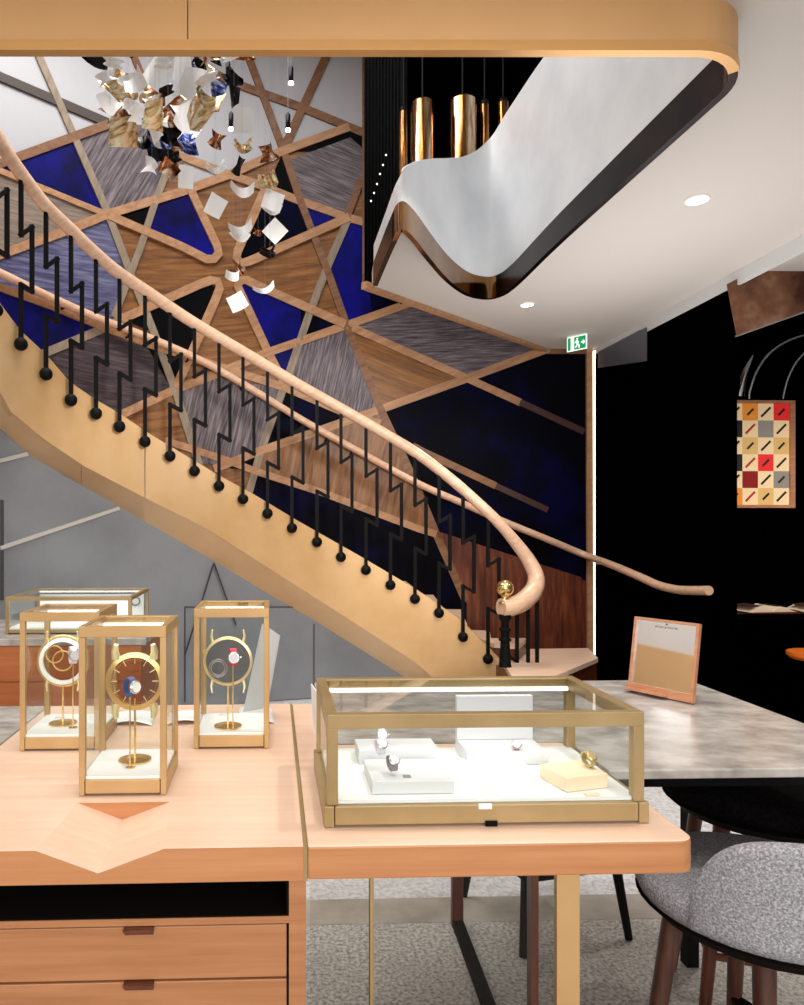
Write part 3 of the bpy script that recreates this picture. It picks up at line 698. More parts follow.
# handrail of the near side
hr_px = [(-110, -40), (-60, 40), (-25, 100), (0, 142), (20, 172), (45, 205), (70, 229), (94, 252), (119, 273), (149, 293), (174, 310), (199, 326), (250, 356), (299, 385), (340, 408), (380, 431), (418, 454), (452, 480), (478, 503), (498, 522)]
RB_ = RI-.03
pts = [cyl(x, y, RB_) for x, y in hr_px]
yl = pts[-1].y
for (x, y), dy in zip([(516, 543), (529, 561), (536, 577), (533, 591), (522, 602), (510, 607), (501, 608)], (.02, .02, -.02, -.09, -.17, -.22, -.24)): pts.append(at_Y(x, y, yl+dy))
sm = smooth_line(pts, 5); rr = [.045]*len(sm)
for i in range(len(sm)-34, len(sm)): rr[i] = .045+.033*min(1, (i-(len(sm)-34))/20)
b = MB(); b.tube(sm, rr, 14, squash=.95); b.build('handrail', 'handrail', ST, True, angle=60)
rail_z = [(p.x, p.y, p.z) for p in sm]
def rail_y(x): return interp(hr_px+[(516, 543)], x)
# zigzag balusters with ball ends
for i, (x, yb) in enumerate(zip(bx, by_ball)):
    yt = rail_y(x)+4; h = yb-yt; s = h/147; dx = 11*min(1., 1.0)
    seq = [(x, yt), (x, yt+h*.345), (x+dx, yt+h*.345-7*s), (x+dx, yt+h*.685), (x, yt+h*.685-6*s), (x, yb-2)]
    p3 = [cyl(a, c, RI-.03) for a, c in seq]
    b = MB()
    for a, c in zip(p3[:-1], p3[1:]):
        d = (c-a).normalized(); b.tube([a-d*.012, c+d*.012], .0175, 4)
    bal = b.build('baluster', 'black', ST)
    b = MB(); b.ball(cyl(x, yb, RI-.035), .042, 14); b.build('ball_end', 'black', bal, True)
# newel post
pn = at_Y(505, 608, yl-.24); zb0 = .36
q = MB(); k = pn.z-.06
q.lathe([(.05, zb0), (.045, zb0+.02), (.04, zb0+.1), (.034, k-.2), (.048, k-.19), (.048, k-.178), (.032, k-.168), (.032, k-.12), (.046, k-.112), (.046, k-.1), (.03, k-.09), (.028, k-.05), (.045, k-.02), (.05, k+.01)], (pn.x, pn.y, 0), 20)
nw_ = q.build('newel_post', 'black', ST, True)
q = MB(); q.lathe([(.05, pn.z+.035), (.03, pn.z+.055), (.024, pn.z+.085), (.035, pn.z+.1)], (pn.x, pn.y, 0), 20); q.ball((pn.x, pn.y, pn.z+.152), .066, 20); q.build('ball_finial', 'brass_bright', nw_, True)
for seq in ([(517, 602), (517, 662), (506, 654), (506, 690)], [(528, 597), (528, 690)], [(537, 585), (537, 690)]):
    p3 = [at_Y(a, c, yl-.08) for a, c in seq]; b = MB()
    for a, c in zip(p3[:-1], p3[1:]):
        d = (c-a).normalized(); b.tube([a-d*.01, c+d*.01], .0175, 4)
    b.build('baluster', 'black', ST)
# wall handrail
wr = [(-60, 246), (0, 273), (50, 297), (100, 319), (150, 338), (200, 360), (250, 388), (304, 421), (369, 457), (419, 484), (462, 503), (500, 520), (549, 540), (585, 555)]
pw_ = []
for x, y in wr:
    u, z = wall_u(x, y); pw_.append(at_cyl(x, y, C0, RW-.09) if u < 0 else at_Y(x, y, WY-.09))
for x, y in ((612, 565), (640, 577), (658, 585), (676, 589.5), (692, 590.5), (709, 590.5)): pw_.append(at_X(x, y, XS-.1))
WR = thing('wall_handrail', 'long pale wood handrail on the feature wall running on to the black wall', 'handrail', pw_[5])
b = MB(); o0 = WR.location; sm2 = [p-o0 for p in smooth_line(pw_, 5)]; b.tube(sm2, .034, 12); b.build('rail', 'handrail', WR, True, angle=60)
for x, y in ((60, 300), (125, 329), (185, 353), (240, 381), (299, 417), (325, 433), (350, 447), (424, 486), (449, 497), (472, 507), (540, 536)):
    u, z = wall_u(x, y+4); b = MB(); b.tube([wall_p(u, z, 0)-o0, wall_p(u, z-.05, .03)-o0, wall_p(u, z-.05, .08)-o0, wall_p(u, z-.01, .09)-o0], .009, 6); b.build('bracket', 'black', WR)

# grey wall under the stair --------------------------------------------------
mb = MB(); vs = []; fs = []; xs = [-110+8*i for i in range(66)]
RG = RI+.2
for x in xs:
    a = at_cyl(x, min(interp(bot_px, x), 700), C0, RG); vs += [(a.x, a.y, 0), (a.x, a.y, a.z+.03)]
for i in range(len(xs)-1): fs.append((2*i, 2*i+2, 2*i+3, 2*i+1))
mb.add(vs, fs); gw = struct(mb.build('wall_under_stair', 'grey_wall', None, True, angle=60), 'grey wall closing the space under the staircase')
def gline(pts, m, w, name):
    d = dense(pts, False, 6); b = MB(); b.tube([at_cyl(x, y, C0, RG-.006) for x, y in d], w, 4); return b.build(name, m, gw)
gline([(0, 548), (119, 508)], 'grey_line', .018, 'light_strip'); gline([(-30, 468), (27, 454)], 'grey_line', .018, 'light_strip')
gline([(185, 607), (300, 607)], 'dark_line', .005, 'panel_joint'); gline([(185, 607), (185, 702)], 'dark_line', .006, 'panel_joint')
gline([(314, 624), (314, 702)], 'dark_line', .006, 'panel_joint'); gline([(2, 500), (2, 600)], 'dark_line', .012, 'panel_joint')
tt = MB(); tt.tube([at_cyl(214, 563, C0, RG-.03), at_cyl(185, 655, C0, RG-.03)], .007, 6); tt.tube([at_cyl(214, 563, C0, RG-.03), at_cyl(236, 625, C0, RG-.03)], .007, 6)
o = tt.build('hanging_cable', 'dark_line', None, True); tag(o, 'dark V shaped cable hanging on the grey wall behind the glass cases', 'cable')

# ------------------------------------------------------------------ counter
ZT = .9; TH = .058
fl_ = at_z(-200, 852, ZT).y
yf = .5*(at_z(308, 847, ZT).y+at_z(60, 850, ZT).y); yback = at_z(290, 704, ZT).y
xs_f = at_z(308, 847, ZT).x; xR = at_z(690, 838, ZT).x+.008; xL = at_z(0, 746, ZT).x
xs_f = .5*(xs_f+at_z(290, 705, ZT).x)
CB = thing('counter_cabinet', 'wooden display counter with a V notch in its top and drawers below', 'counter', (0, 0, 0))
va, vc, vb = at_z(36, 850, ZT), at_z(98, 850, ZT), at_z(164, 849, ZT); wa, wc, wbk = at_z(78, 803, ZT), at_z(122, 803, ZT), at_z(170, 803, ZT)
yv = wa.y; dF = .04; dB = .034
z1 = ZT; z0 = ZT-TH
b = MB()
fr_ = [(xL, z0), (xs_f-.004, z0), (xs_f-.004, z1), (vb.x, z1), (vc.x, z1-dF), (va.x, z1), (xL, z1)]
bk_ = [(xL, z0), (xs_f-.004, z0), (xs_f-.004, z1), (wbk.x, z1), (wc.x, z1-dB), (wa.x, z1), (xL, z1)]
n = 7; vs = [(x, yf, z) for x, z in fr_]+[(x, yv, z) for x, z in bk_]
fs = [(i, (i+1) % n, n+(i+1) % n, n+i) for i in range(n)]
vs += [(xL, yback, z0), (xs_f-.004, yback, z0), (xs_f-.004, yback, z1), (xL, yback, z1)]
fs += [(6, 5, 4, 0), (4, 3, 2, 1), (0, 4, 1)]
fs += [(7, 8, 15, 14), (8, 9, 16, 15), (9, 10, 12, 13, 17, 16), (13, 7, 14, 17), (14, 15, 16, 17), (10, 11, 12)]
b.add(vs, fs)
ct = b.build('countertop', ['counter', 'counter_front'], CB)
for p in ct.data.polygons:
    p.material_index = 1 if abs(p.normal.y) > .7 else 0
cf = yf+.004; ch0 = at_Y(288, 900, cf); cxr = at_Y(306, 940, cf).x; cxi = at_Y(289, 940, cf).x
zsl = at_Y(200, 918, cf).z; zd1 = at_Y(200, 926, cf).z; zd2 = at_Y(200, 981, cf).z; dh = zd1-zd2
b = MB(); b.box(cxi, cxr, cf, yback-.02, 0, z0); b.build('side_panel', 'drawer', CB)
b = MB(); b.box(xL, xL+.02, cf, yback-.02, 0, z0); b.build('side_panel', 'drawer', CB)
b = MB(); b.box(xL, cxi, yback-.04, yback-.02, .06, z0); b.build('back_panel', 'dark_brown', CB)
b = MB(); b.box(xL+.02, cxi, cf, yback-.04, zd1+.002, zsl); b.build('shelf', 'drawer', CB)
b = MB(); b.box(xL+.021, cxi-.001, cf+.02, yback-.05, z0-.006, z0-.002); b.box(xL+.021, cxi-.001, cf+.25, cf+.26, zsl+.001, z0-.006); b.box(cxi-.004, cxi-.001, cf+.003, cf+.25, zsl+.001, z0-.003); b.box(xL+.021, cxi-.001, cf+.002, cf+.25, zsl, zsl+.002); b.build('recess_lining', 'dark_brown', CB)
for i in range(4):
    zt2 = zd1-i*dh
    b = MB(); b.box(xL+.022, cxi-.004, cf+.002, cf+.024, max(zt2-dh+.003, .05), zt2-.001); dr = b.build('drawer', 'drawer', CB, bevel=.0015)
    xa = at_Y(124, 930, cf).x; xb = at_Y(154, 930, cf).x; hz = .012
    b = MB(); b.box(xa, xb, cf-.012, cf+.003, zt2-.003, zt2+.001); b.box(xa+.001, xb-.001, cf-.0005, cf+.0035, zt2-hz-.001, zt2-.003); b.build('handle', 'walnut_red', dr)
b = MB(); b.box(xL+.04, cxr-.02, cf+.05, yback-.05, 0, .055); b.build('plinth', 'dark_brown', CB)
b = MB(); b.box(xs_f-.004, xs_f+.003, yf-.001, yback, z0-.001, z1+.001); b.build('metal_inlay', 'frame_olive', CB)
# table half with rounded corners
TB = thing('display_table', 'wooden display table with rounded corners and flat brass legs carrying the large glass case', 'table', (0, 0, 0))
rc = .03; x0 = xs_f+.003; yb2 = yback; yn = 1.8
pl = [(x0, yf), (xR-rc, yf)]+[(xR-rc+rc*math.sin(a), yf+rc-rc*math.cos(a)) for a in [PI/2*i/8 for i in range(1, 9)]]+[(xR-rc+rc*math.cos(a), yn-rc+rc*math.sin(a)) for a in [PI/2*i/8 for i in range(9)]]+[(x0+.08, yn), (x0+.08, yb2), (x0, yb2)]
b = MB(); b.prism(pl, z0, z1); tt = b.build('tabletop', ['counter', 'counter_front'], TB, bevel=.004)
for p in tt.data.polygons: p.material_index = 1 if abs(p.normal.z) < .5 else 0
la, lb = at_Y(557, 940, yf+.06), at_Y(580, 940, yf+.06)
b = MB(); b.box(la.x, lb.x, yf+.06, yf+.075, 0, z0); b.build('leg', 'brass', TB, bevel=.001)
la2 = at_Y(370, 940, yf+.06); b = MB(); b.box(la2.x, la2.x+.007, yf+.06, yf+.075, 0, z0); b.build('leg', 'frame_olive', TB)
b = MB(); b.box(cxr+.01, la2.x, yf+.066, yf+.07, .01, z0-.001); b.build('glass_panel', 'glasspanel', TB)
b = MB(); b.box(la2.x+.007, la.x, yf+.066, yf+.07, .01, z0-.001); b.build('glass_panel', 'glasspanel', TB)
# dark sled frame under the marble table, marble table -----------------------
ym0 = at_z(640, 770, ZT).y; xm0 = at_z(609, 770, ZT).x; xm1 = .5*(at_z(804, 724, ZT).x+at_z(702, 684, ZT).x); ym1 = at_z(640, 680, ZT).y
MT = thing('marble_table', 'grey marble topped table with a dark frame at the right', 'table', (0, 0, 0))
b = MB(); b.box(xm0, xm1, ym0, ym1, ZT-.022, ZT); b.build('marble_top', 'marble', MT, bevel=.004); b = MB(); b.box(x0+.085, xm0-.0005, yn+.004, ym1, ZT-.022, ZT); b.build('marble_top', 'marble', MT)
b = MB(); b.box(xm0+.03, xm1-.03, ym0+.02, ym1-.03, ZT-.046, ZT-.023); b.build('apron', 'black_gloss', MT); b = MB(); b.box(x0+.1, xm0-.01, yn+.03, ym1-.03, ZT-.06, ZT-.023); b.build('apron', 'black_gloss', MT)
yv2 = at_z(457, 926, 0).y; xv = at_z(457, 926, 0).x
sl = MB(); w = .02; yfr = xv/((535-CX)/F+math.tan(YAW))*1.0
yfr = ym0+.12
sl.box(xv-w, xv+w, yv2-.012, yv2+.012, 0, ZT-.09); sl.build('leg', 'walnut_red', MT)
sl = MB(); xq = at_Y(535, 940, yfr).x; sl.box(xq-.009, xq+.009, yfr, yfr+.03, 0, ZT-.09); sl.build('leg', 'walnut_red', MT)
sl = MB(); sl.add([(xv-w, yv2-.012, 0.006), (xv+w, yv2-.012, .006), (xq+.012, yfr, .006), (xq-.028, yfr, .006), (xv-w, yv2-.012, .026), (xv+w, yv2-.012, .026), (xq+.012, yfr, .026), (xq-.028, yfr, .026)], [(0, 3, 2, 1), (4, 5, 6, 7), (0, 1, 5, 4), (1, 2, 6, 5), (2, 3, 7, 6), (3, 0, 4, 7)]); sl.build('foot_rail', 'dark_brown', MT)
sl = MB(); sl.box(xq-.03, xm0+.1, yfr, yv2+.01, ZT-.09, ZT-.08); sl.build('frame_rail', 'black', MT)
sl = MB(); sl.box(xm1-.12, xm1-.08, ym1-.2, ym1-.16, 0, ZT-.09); sl.build('leg', 'black', MT)
sl = MB(); sl.box(xm1-.12, xm1-.08, ym0+.06, ym0+.1, 0, ZT-.09); sl.build('leg', 'black', MT)
# marble slab left of the counter and the back counter
b = MB(); xl2 = xL-.006; y2 = at_z(20, 706, ZT).y
LT = thing('marble_side_table', 'pale marble side table left of the wooden counter', 'table', (0, 0, 0))
b.box(xl2-.7, xl2, yf+.2, y2, ZT-.03, ZT); b.build('marble_top', 'marble', LT, bevel=.003)
for xx in (xl2-.66, xl2-.07):
    for yy in (yf+.24, y2-.08):
        b = MB(); b.box(xx, xx+.04, yy, yy+.04, 0, ZT-.031); b.build('leg', 'black', LT)
zk = .95; yk = at_z(40, 639, zk).y; xk0 = at_Y(-160, 660, yk).x; xk1 = at_Y(146, 660, yk).x
BC = thing('back_counter', 'orange brown wooden counter with a marble top below the grey wall at the left', 'counter', (0, 0, 0))
b = MB(); b.box(xk0, xk1, yk, yk+.66, zk-.03, zk); b.build('marble_top', 'marble', BC, bevel=.003)
b = MB(); b.box(xk0, xk1-.02, yk+.01, yk+.64, 0, zk-.031); b.build('cabinet_body', 'back_cab', BC)
zj = at_Y(30, 682, yk).z
b = MB(); b.box(xk0, xk1-.022, yk+.004, yk+.01, zj+.002, zk-.034); b.build('front_panel', 'back_cab', BC); b = MB(); b.box(xk0, xk1-.022, yk+.004, yk+.01, .08, zj-.002); b.build('front_panel', 'back_cab', BC)

# ------------------------------------------------------------------ glass display cases
LAMPS = []
def glass_case(name, label, x0, x1, y0, y1, z, h, bh, pw, tw, m, led=True, flare=0., floor_m='white'):
    """frame of four posts on a base tray, glazed, white floor, lit from the top frame"""
    t = thing(name, label, 'display case', ((x0+x1)/2, (y0+y1)/2, z))
    X, Y = (x1-x0)/2, (y1-y0)/2; f = flare
    b = MB(); b.box(-X-f+pw, X+f-pw, -Y-f, Y+f, .004, bh); b.build('base', m, t, bevel=.0015)
    for sx in (-1, 1):
        b = MB(); xa, xb = sorted((sx*(X+f), sx*(X+f-pw+.0012))); b.box(xa, xb, -Y-f, Y+f, .0, bh); b.build('base_end', m, t, bevel=.0015)
    b = MB(); b.box(-X+pw*.5, X-pw*.5, -Y+pw*.4, Y-pw*.4, bh, bh+.006); b.build('floor_pad', floor_m, t)
    for sx in (-1, 1):
        for sy in (-1, 1):
            xa, xb = sorted((sx*X, sx*(X-pw))); ya, yb = sorted((sy*Y, sy*(Y-pw)))
            b = MB(); b.box(xa, xb, ya, yb, bh, h-tw); b.build('post', m, t, bevel=.001)
    b = MB(); b.box(-X, X, -Y, -Y+pw, h-tw, h); b.box(-X, X, Y-pw, Y, h-tw, h); b.box(-X, -X+pw, -Y+pw, Y-pw, h-tw, h); b.box(X-pw, X, -Y+pw, Y-pw, h-tw, h); b.build('top_frame', m, t, bevel=.001)
    g = .002
    for (a) in ((-X+pw, X-pw, -Y+.004, -Y+.004+g, bh, h-tw), (-X+pw, X-pw, Y-.006, Y-.006+g, bh, h-tw), (-X+.004, -X+.004+g, -Y+pw, Y-pw, bh, h-tw), (X-.006, X-.006+g, -Y+pw, Y-pw, bh, h-tw), (-X+pw*.8, X-pw*.8, -Y+pw*.8, Y-pw*.8, h-.004, h-.002)):
        b = MB(); b.box(*a); b.build('glass_pane', 'glass', t)
    if led:
        b = MB(); b.box(-X+pw, X-pw, Y-pw-.008, Y-pw, h-tw-.002, h-tw+.006); b.build('light_strip', 'led' if X < .15 else 'led_dim', t)
        LAMPS.append((t.location.x, t.location.y, t.location.z+h-tw-.004, 2*X-2*pw-.01, 2*Y-2*pw-.01))
    return t
def from_px(x0, x1, yb, z):
    a = at_z(x0, yb, z); b = at_z(x1, yb, z); return a.x, b.x, (a.y+b.y)/2
SC = []
for nm, (x0, x1, yb, ytop, lab) in zip('ABC', ((79, 166, 796, 627, 'tall brass framed glass case standing nearest on the counter behind the notch'),
      (20, 99, 751, 613, 'tall brass framed glass case at the left with a white ringed dial inside'),
      (194, 269, 749, 609, 'tall brass framed glass case with a red watch inside, before the grey wall'))):
    xa, xb, ya = from_px(x0, x1, yb, ZT); hgt = at_Y((x0+x1)/2, ytop, ya).z-ZT; wd = xb-xa
    c = glass_case('glass_display_case', lab, xa, xb, ya, ya+wd*1.05, ZT+.001, hgt, .032, .013, .022, 'frame_gold')
    c['group'] = 'tall glass cases on the counter'
    SC.append((c, xa, xb, ya, ya+wd*1.05, hgt))
# watch-face display stands inside
def dial_stand(lab, px, py, dia, Y, bpx, style):
    p = at_Y(px, py, Y); base = at_Y(bpx, py, Y); zf = ZT+.0395; R = dia/2
    t = thing('watch_face_display', lab, 'watch display', (p.x, Y, zf), group='oversized watch face displays')
    hz = p.z-zf
    q = MB(); q.lathe([(.035, 0), (.035, .003), (.004, .006)], (0, 0, 0), 28); q.build('base_disc', 'brass_bright', t, True)
    q = MB(); q.tube([(0, 0, .004), (0, 0, hz-R)], .0025, 8); q.build('rod', 'brass_bright', t, True)
    q = MB(); ri = R*(.9 if style == 'C' else .84)
    prof = [(R, -.005), (R, .005), (ri, .007), (ri, -.005)]
    vs = []; fs = []; n = 48
    for i in range(n):
        a = 2*PI*i/n
        for r_, y in prof: vs.append((r_*math.cos(a), -y, hz+r_*math.sin(a)))
    for i in range(n):
        for k in range(4): fs.append((i*4+k, i*4+(k+1) % 4, ((i+1) % n)*4+(k+1) % 4, ((i+1) % n)*4+k))
    q.add(vs, fs); q.build('bezel', 'white' if style == 'B' else ('gold_pale' if style == 'C' else 'gold'), t, True, angle=40)
    if style == 'B':
        q = MB(); q.tube([(R*1.06*math.cos(2*PI*i/40), .003, hz+R*1.06*math.sin(2*PI*i/40)) for i in range(40)], .004, 8, closed=True); q.build('outer_ring', 'gold', t, True)
    for sx in (-1, 1):
        for sz in (-1, 1):
            x = sx*R*.62; za = hz+sz*R*.78; zc_ = hz+sz*R*1.28; w = R*.12 if style == 'A' else R*.05
            q = MB(); q.tube([(x*1.02, 0, za), (x*1.1, -.002, (za+zc_)/2), (x*1.02, -.005, zc_)], [w*1.3, w*1.1, w*.7], 8); q.build('lug', 'gold_pale', t, True)
    q = MB(); q.lathe([(ri, -.0005), (ri, .0005)], (0, .003, hz), 40, 0, 'y'); q.build('dial', 'dial_brown' if style == 'A' else 'glass_dial', t)
    if style == 'A':
        q = MB()
        for k in range(12):
            a = 2*PI*k/12; d = Vector((math.cos(a), 0, math.sin(a))); q.tube([Vector((0, -.002, hz))+d*ri*.72, Vector((0, -.002, hz))+d*ri*.98], .0012, 6)
        for k in range(60):
            a = 2*PI*k/60; q.ball((ri*.9*math.cos(a), -.002, hz+ri*.9*math.sin(a)), .0008, 5)
        q.build('hour_markers', 'gold_pale', t)
    elif style == 'B':
        q = MB(); q.tube([(-R*.34+R*.36*math.cos(2*PI*i/36), -.003, hz+R*.3+R*.36*math.sin(2*PI*i/36)) for i in range(36)], .002, 6, closed=True); q.build('subdial_ring', 'gold', t, True)
        q = MB(); q.tube([(R*.0+R*.42*math.cos(2*PI*i/36), -.003, hz+R*.02+R*.42*math.sin(2*PI*i/36)) for i in range(36)], .002, 6, closed=True); q.build('subdial_ring', 'gold', t, True)
    else:
        for k in (.28, .36):
            q = MB(); q.tube([(-R*.4+R*k*math.cos(2*PI*i/36), -.003, hz-R*.28+R*k*math.sin(2*PI*i/36)) for i in range(36)], .0012, 6, closed=True); q.build('subdial_ring', 'steel', t, True)
        q = MB(); q.lathe([(R*.09, -.004), (R*.1, .004)], (-R*.93, 0, hz+R*.4), 12, 0, 'y'); q.build('crown', 'gold', t, True)
    return t
mid = lambda c, f: c[3]+(c[4]-c[3])*f
dial_stand('round gold watch face display with hour markers, inside the nearest glass case', 135, 681, .125, mid(SC[0], .55), 133, 'A')
dial_stand('white ringed watch face display with two gold circles, inside the left glass case', 63, 661, .12, mid(SC[1], .5), 66, 'B')
dial_stand('thin gold ringed watch face display, inside the case before the grey wall', 228, 661, .124, mid(SC[2], .3), 231, 'C')
def strap_loop(b, w, a, c, n=20, a0=0, a1=2*PI):
    vs = []; fs = []
    for i in range(n+1):
        t_ = a0+(a1-a0)*i/n
        for k in (1, .86):
            for s in (-1, 1): vs.append((s*w, a*k*math.sin(t_), c*k*math.cos(t_)))
    for i in range(n):
        k = i*4; fs += [(k, k+1, k+5, k+4), (k+2, k+6, k+7, k+3), (k, k+4, k+6, k+2), (k+1, k+3, k+7, k+5)]
    b.add(vs, fs)
def watch(lab, loc, strap, face='white', s=1., rx=.5, rz=0., post=None, metal='steel', grp=None):
    """a wristwatch closed round its cushion; local z up, dial looking along -y"""
    t = thing('wristwatch', lab, 'watch', loc, rz, grp)
    R = Matrix.Rotation(-rx, 4, 'X')
    def put(b, name, m, sm=True, par=t):
        b.v = [tuple((R @ (Vector(v)*s))) for v in b.v]; return b.build(name, m, par, sm)
    b = MB(); strap_loop(b, .008, .016, .022); put(b, 'strap', strap)
    b = MB(); b.lathe([(.013, -.004), (.015, -.001), (.015, .003), (.0125, .005)], (0, -.0165, 0), 24, 0, 'y'); cs = put(b, 'watch_case', metal)
    b = MB(); b.lathe([(.0115, .0), (.0115, .001)], (0, -.0215, 0), 20, 0, 'y'); put(b, 'dial', face, False, cs)
    b = MB(); b.tube([(.015, -.0165, 0), (.0185, -.0165, 0)], .0022, 8); put(b, 'crown', metal, True, cs)
    return t
def watch_on_rod(lab, px, py, Y, strap, face, s=1., rz=0., rodpx=None):
    p = at_Y(px, py, Y); zf = ZT+.0395
    t = watch(lab, p, strap, face, s, .1, rz)
    st = thing('watch_holder', 'thin brass rod holder under the '+lab.split(' ', 1)[1] if False else 'thin brass rod holding '+lab, 'watch stand', (p.x, Y, zf))
    q = MB(); q.lathe([(.011, 0), (.011, .002), (.002, .003)], n=20); q.build('foot', 'brass_bright', st, True)
    q = MB(); q.tube([(0, 0, .002), (0, 0, p.z-zf-.02*s)], .0016, 8); q.build('rod', 'brass_bright', st, True)
watch_on_rod('watch with a blue and silver strap, inside the nearest glass case', 130, 687, mid(SC[0], .3), 'strap_blue', 'white', .95, .9)
watch_on_rod('watch with a pale lilac strap, inside the left glass case', 73, 655, mid(SC[1], .3), 'strap_white', 'strap_white', 1.0, .5)
watch_on_rod('watch with a red strap, inside the case before the grey wall', 233, 657, mid(SC[2], .17), 'strap_red', 'strap_white', 1.0, .2)
for c, px, py, lab in ((SC[0], 128, 767, 'small price plate on the floor of the nearest glass case'), (SC[2], 223, 715, 'small price plate on the floor of the case before the grey wall'), (SC[1], 60, 718, 'small price plate on the floor of the left glass case')):
    p = at_z(px, py, ZT+.0395); b = MB(); b.box(p.x-.012, p.x+.012, p.y-.005, p.y+.005, ZT+.0392, ZT+.042); o = b.build('price_plate', 'strap_white'); tag(o, lab, 'price tag', 'price plates in the tall cases')
# the large case
xa, xb, ya = from_px(327, 649, 826, ZT); top_b = at_Y(490, 715, ya).z-ZT
yb_ = at_z(440, 677, ZT+top_b).y
BIG = glass_case('glass_showcase', 'large low brass framed glass showcase on the display table', xa, xb, ya+.006, yb_, ZT+.001, top_b, .038, .02, .026, 'frame_olive', True, .006)
b = MB(); px_ = at_Y(485, 808, ya); b.box(-.012+px_.x-BIG.location.x, .012+px_.x-BIG.location.x, -(yb_-ya)/2-.006, -(yb_-ya)/2, .031, .0395); b.build('white_tag', 'white', BIG)
b = MB(); b.box(.0+px_.x-BIG.location.x, .022+px_.x-BIG.location.x, -(yb_-ya)/2-.0075, -(yb_-ya)/2-.004, .0, .009); b.build('lock', 'dark_brown', BIG)
ZF = ZT+.0455
def plinth(px0, px1, yfr, h, depth, m, lab, name='watch_plinth', skew=0.):
    a = at_z(px0, yfr, ZF); c = at_z(px1, yfr, ZF); y = (a.y+c.y)/2
    b = MB(); b.box(-(c.x-a.x)/2, (c.x-a.x)/2, 0, depth, 0, h); o = b.build(name, m, None, bevel=.0015); o.location = ((a.x+c.x)/2, y, ZF); o.rotation_euler[2] = skew; tag(o, lab, 'plinth'); return o
o1 = plinth(372, 455, 794, .024, .13, 'plinth', 'low white plinth carrying two watches at the left of the showcase')
b = MB(); b.box(-.07, .075, 0, .17, 0, .006); p = at_z(510, 789, ZF); o = b.build('presentation_board', 'white', None, bevel=.001); o.location = (p.x, p.y, ZF); tag(o, 'flat white presentation board in the middle of the showcase', 'board')
o2 = plinth(563, 612, 790, .027, .085, 'cream', 'small cream plinth carrying a gold watch at the right of the showcase', skew=.25)
RS = thing('watch_riser', 'white upright watch riser with a ledge at the back of the showcase', 'riser', (at_z(488, 745, ZF).x, yb_-.135, ZF))
b = MB(); b.box(-.085, .085, 0, .1, 0, .028); b.build('ledge', 'plinth', RS, bevel=.001); b = MB(); b.box(-.085, .085, .085, .1, .0285, .125); b.build('back_panel', 'plinth', RS, bevel=.001)
o3 = MB(); o3.box(-.085, .085, -.05, .03, 0, .03); p = at_z(388, 735, ZF); o = o3.build('watch_plinth', 'plinth', None, bevel=.0015); o.location = (p.x-.01, yb_-.07, ZF); tag(o, 'white plinth put in for a reflection in the back left corner of the showcase', 'plinth')  # a reflection in the case, built as a second plinth
for px, py, Y, strap, lab in ((380, 748, o1.location.y+.075, 'strap_white', 'white watch at the back of the low white plinth'), (392, 764, o1.location.y+.04, 'strap_grey', 'watch with a taupe strap at the front of the low white plinth')):
    watch(lab, at_Y(px, py-1, Y), strap, 'white', .72, .75, .35, metal='steel')
watch('watch with a brown strap before the white riser', at_Y(516, 747, RS.location.y+.02), 'strap_brown', 'white', .66, .75, -.2)
watch('gold watch lying on the cream plinth', at_Y(588, 759, o2.location.y+.05), 'strap_cream', 'gold_pale', .72, .75, .4, metal='gold')
watch('pale round watch on the back left plinth', Vector((o.location.x-.03, o.location.y-.0, ZF+.03+.018)), 'strap_white', 'white', .8, .3, 0)
for px, py, lab in ((592, 795, 'small cream tag before the cream plinth'), (407, 777, 'tiny grey price tag on the low white plinth')):
    z = ZF if px > 500 else ZF+.024; p = at_z(px, py, z); b = MB(); w = .014 if px > 500 else .007; b.box(p.x-w, p.x+w, p.y-.005, p.y+.006, z, z+.0025); tag(b.build('price_tag', 'cream' if px > 500 else 'strap_grey'), lab, 'price tag')
# case on the back counter
xa2, xb2, ya2 = from_px(6, 131, 634, zk); hh = at_Y(70, 597, ya2).z-zk; ybk = at_z(80, 585, zk+hh).y
BK = glass_case('glass_showcase', 'glass showcase with a white interior on the back counter below the grey wall', xa2, xb2, max(ya2, yk+.04), min(ybk, yk+.6), zk+.001, hh, .02, .016, .018, 'frame_olive')
b = MB(); X = (xb2-xa2)/2; D = (min(ybk, yk+.6)-max(ya2, yk+.04))/2; b.box(-X+.02, X-.02, D-.03, D-.02, .03, hh-.03); b.build('back_board', 'white', BK)
c = BK.location
b = MB(); b.tube([(c.x+X*.78+.022*math.cos(a), c.y+D-.034, zk+hh*.62+.022*math.sin(a)) for a in [2*PI*i/20 for i in range(20)]], .004, 6, closed=True); tag(b.build('ring_emblem', 'text_grey', None, True), 'small dark ring on the white back of the rear showcase', 'emblem')
b = MB(); b.box(c.x-X+.04, c.x-X+.14, c.y-.06, c.y+.06, zk+.028, zk+.07); tag(b.build('watch_plinth', 'white', None, bevel=.002), 'white plinth in the rear showcase at the left', 'plinth')
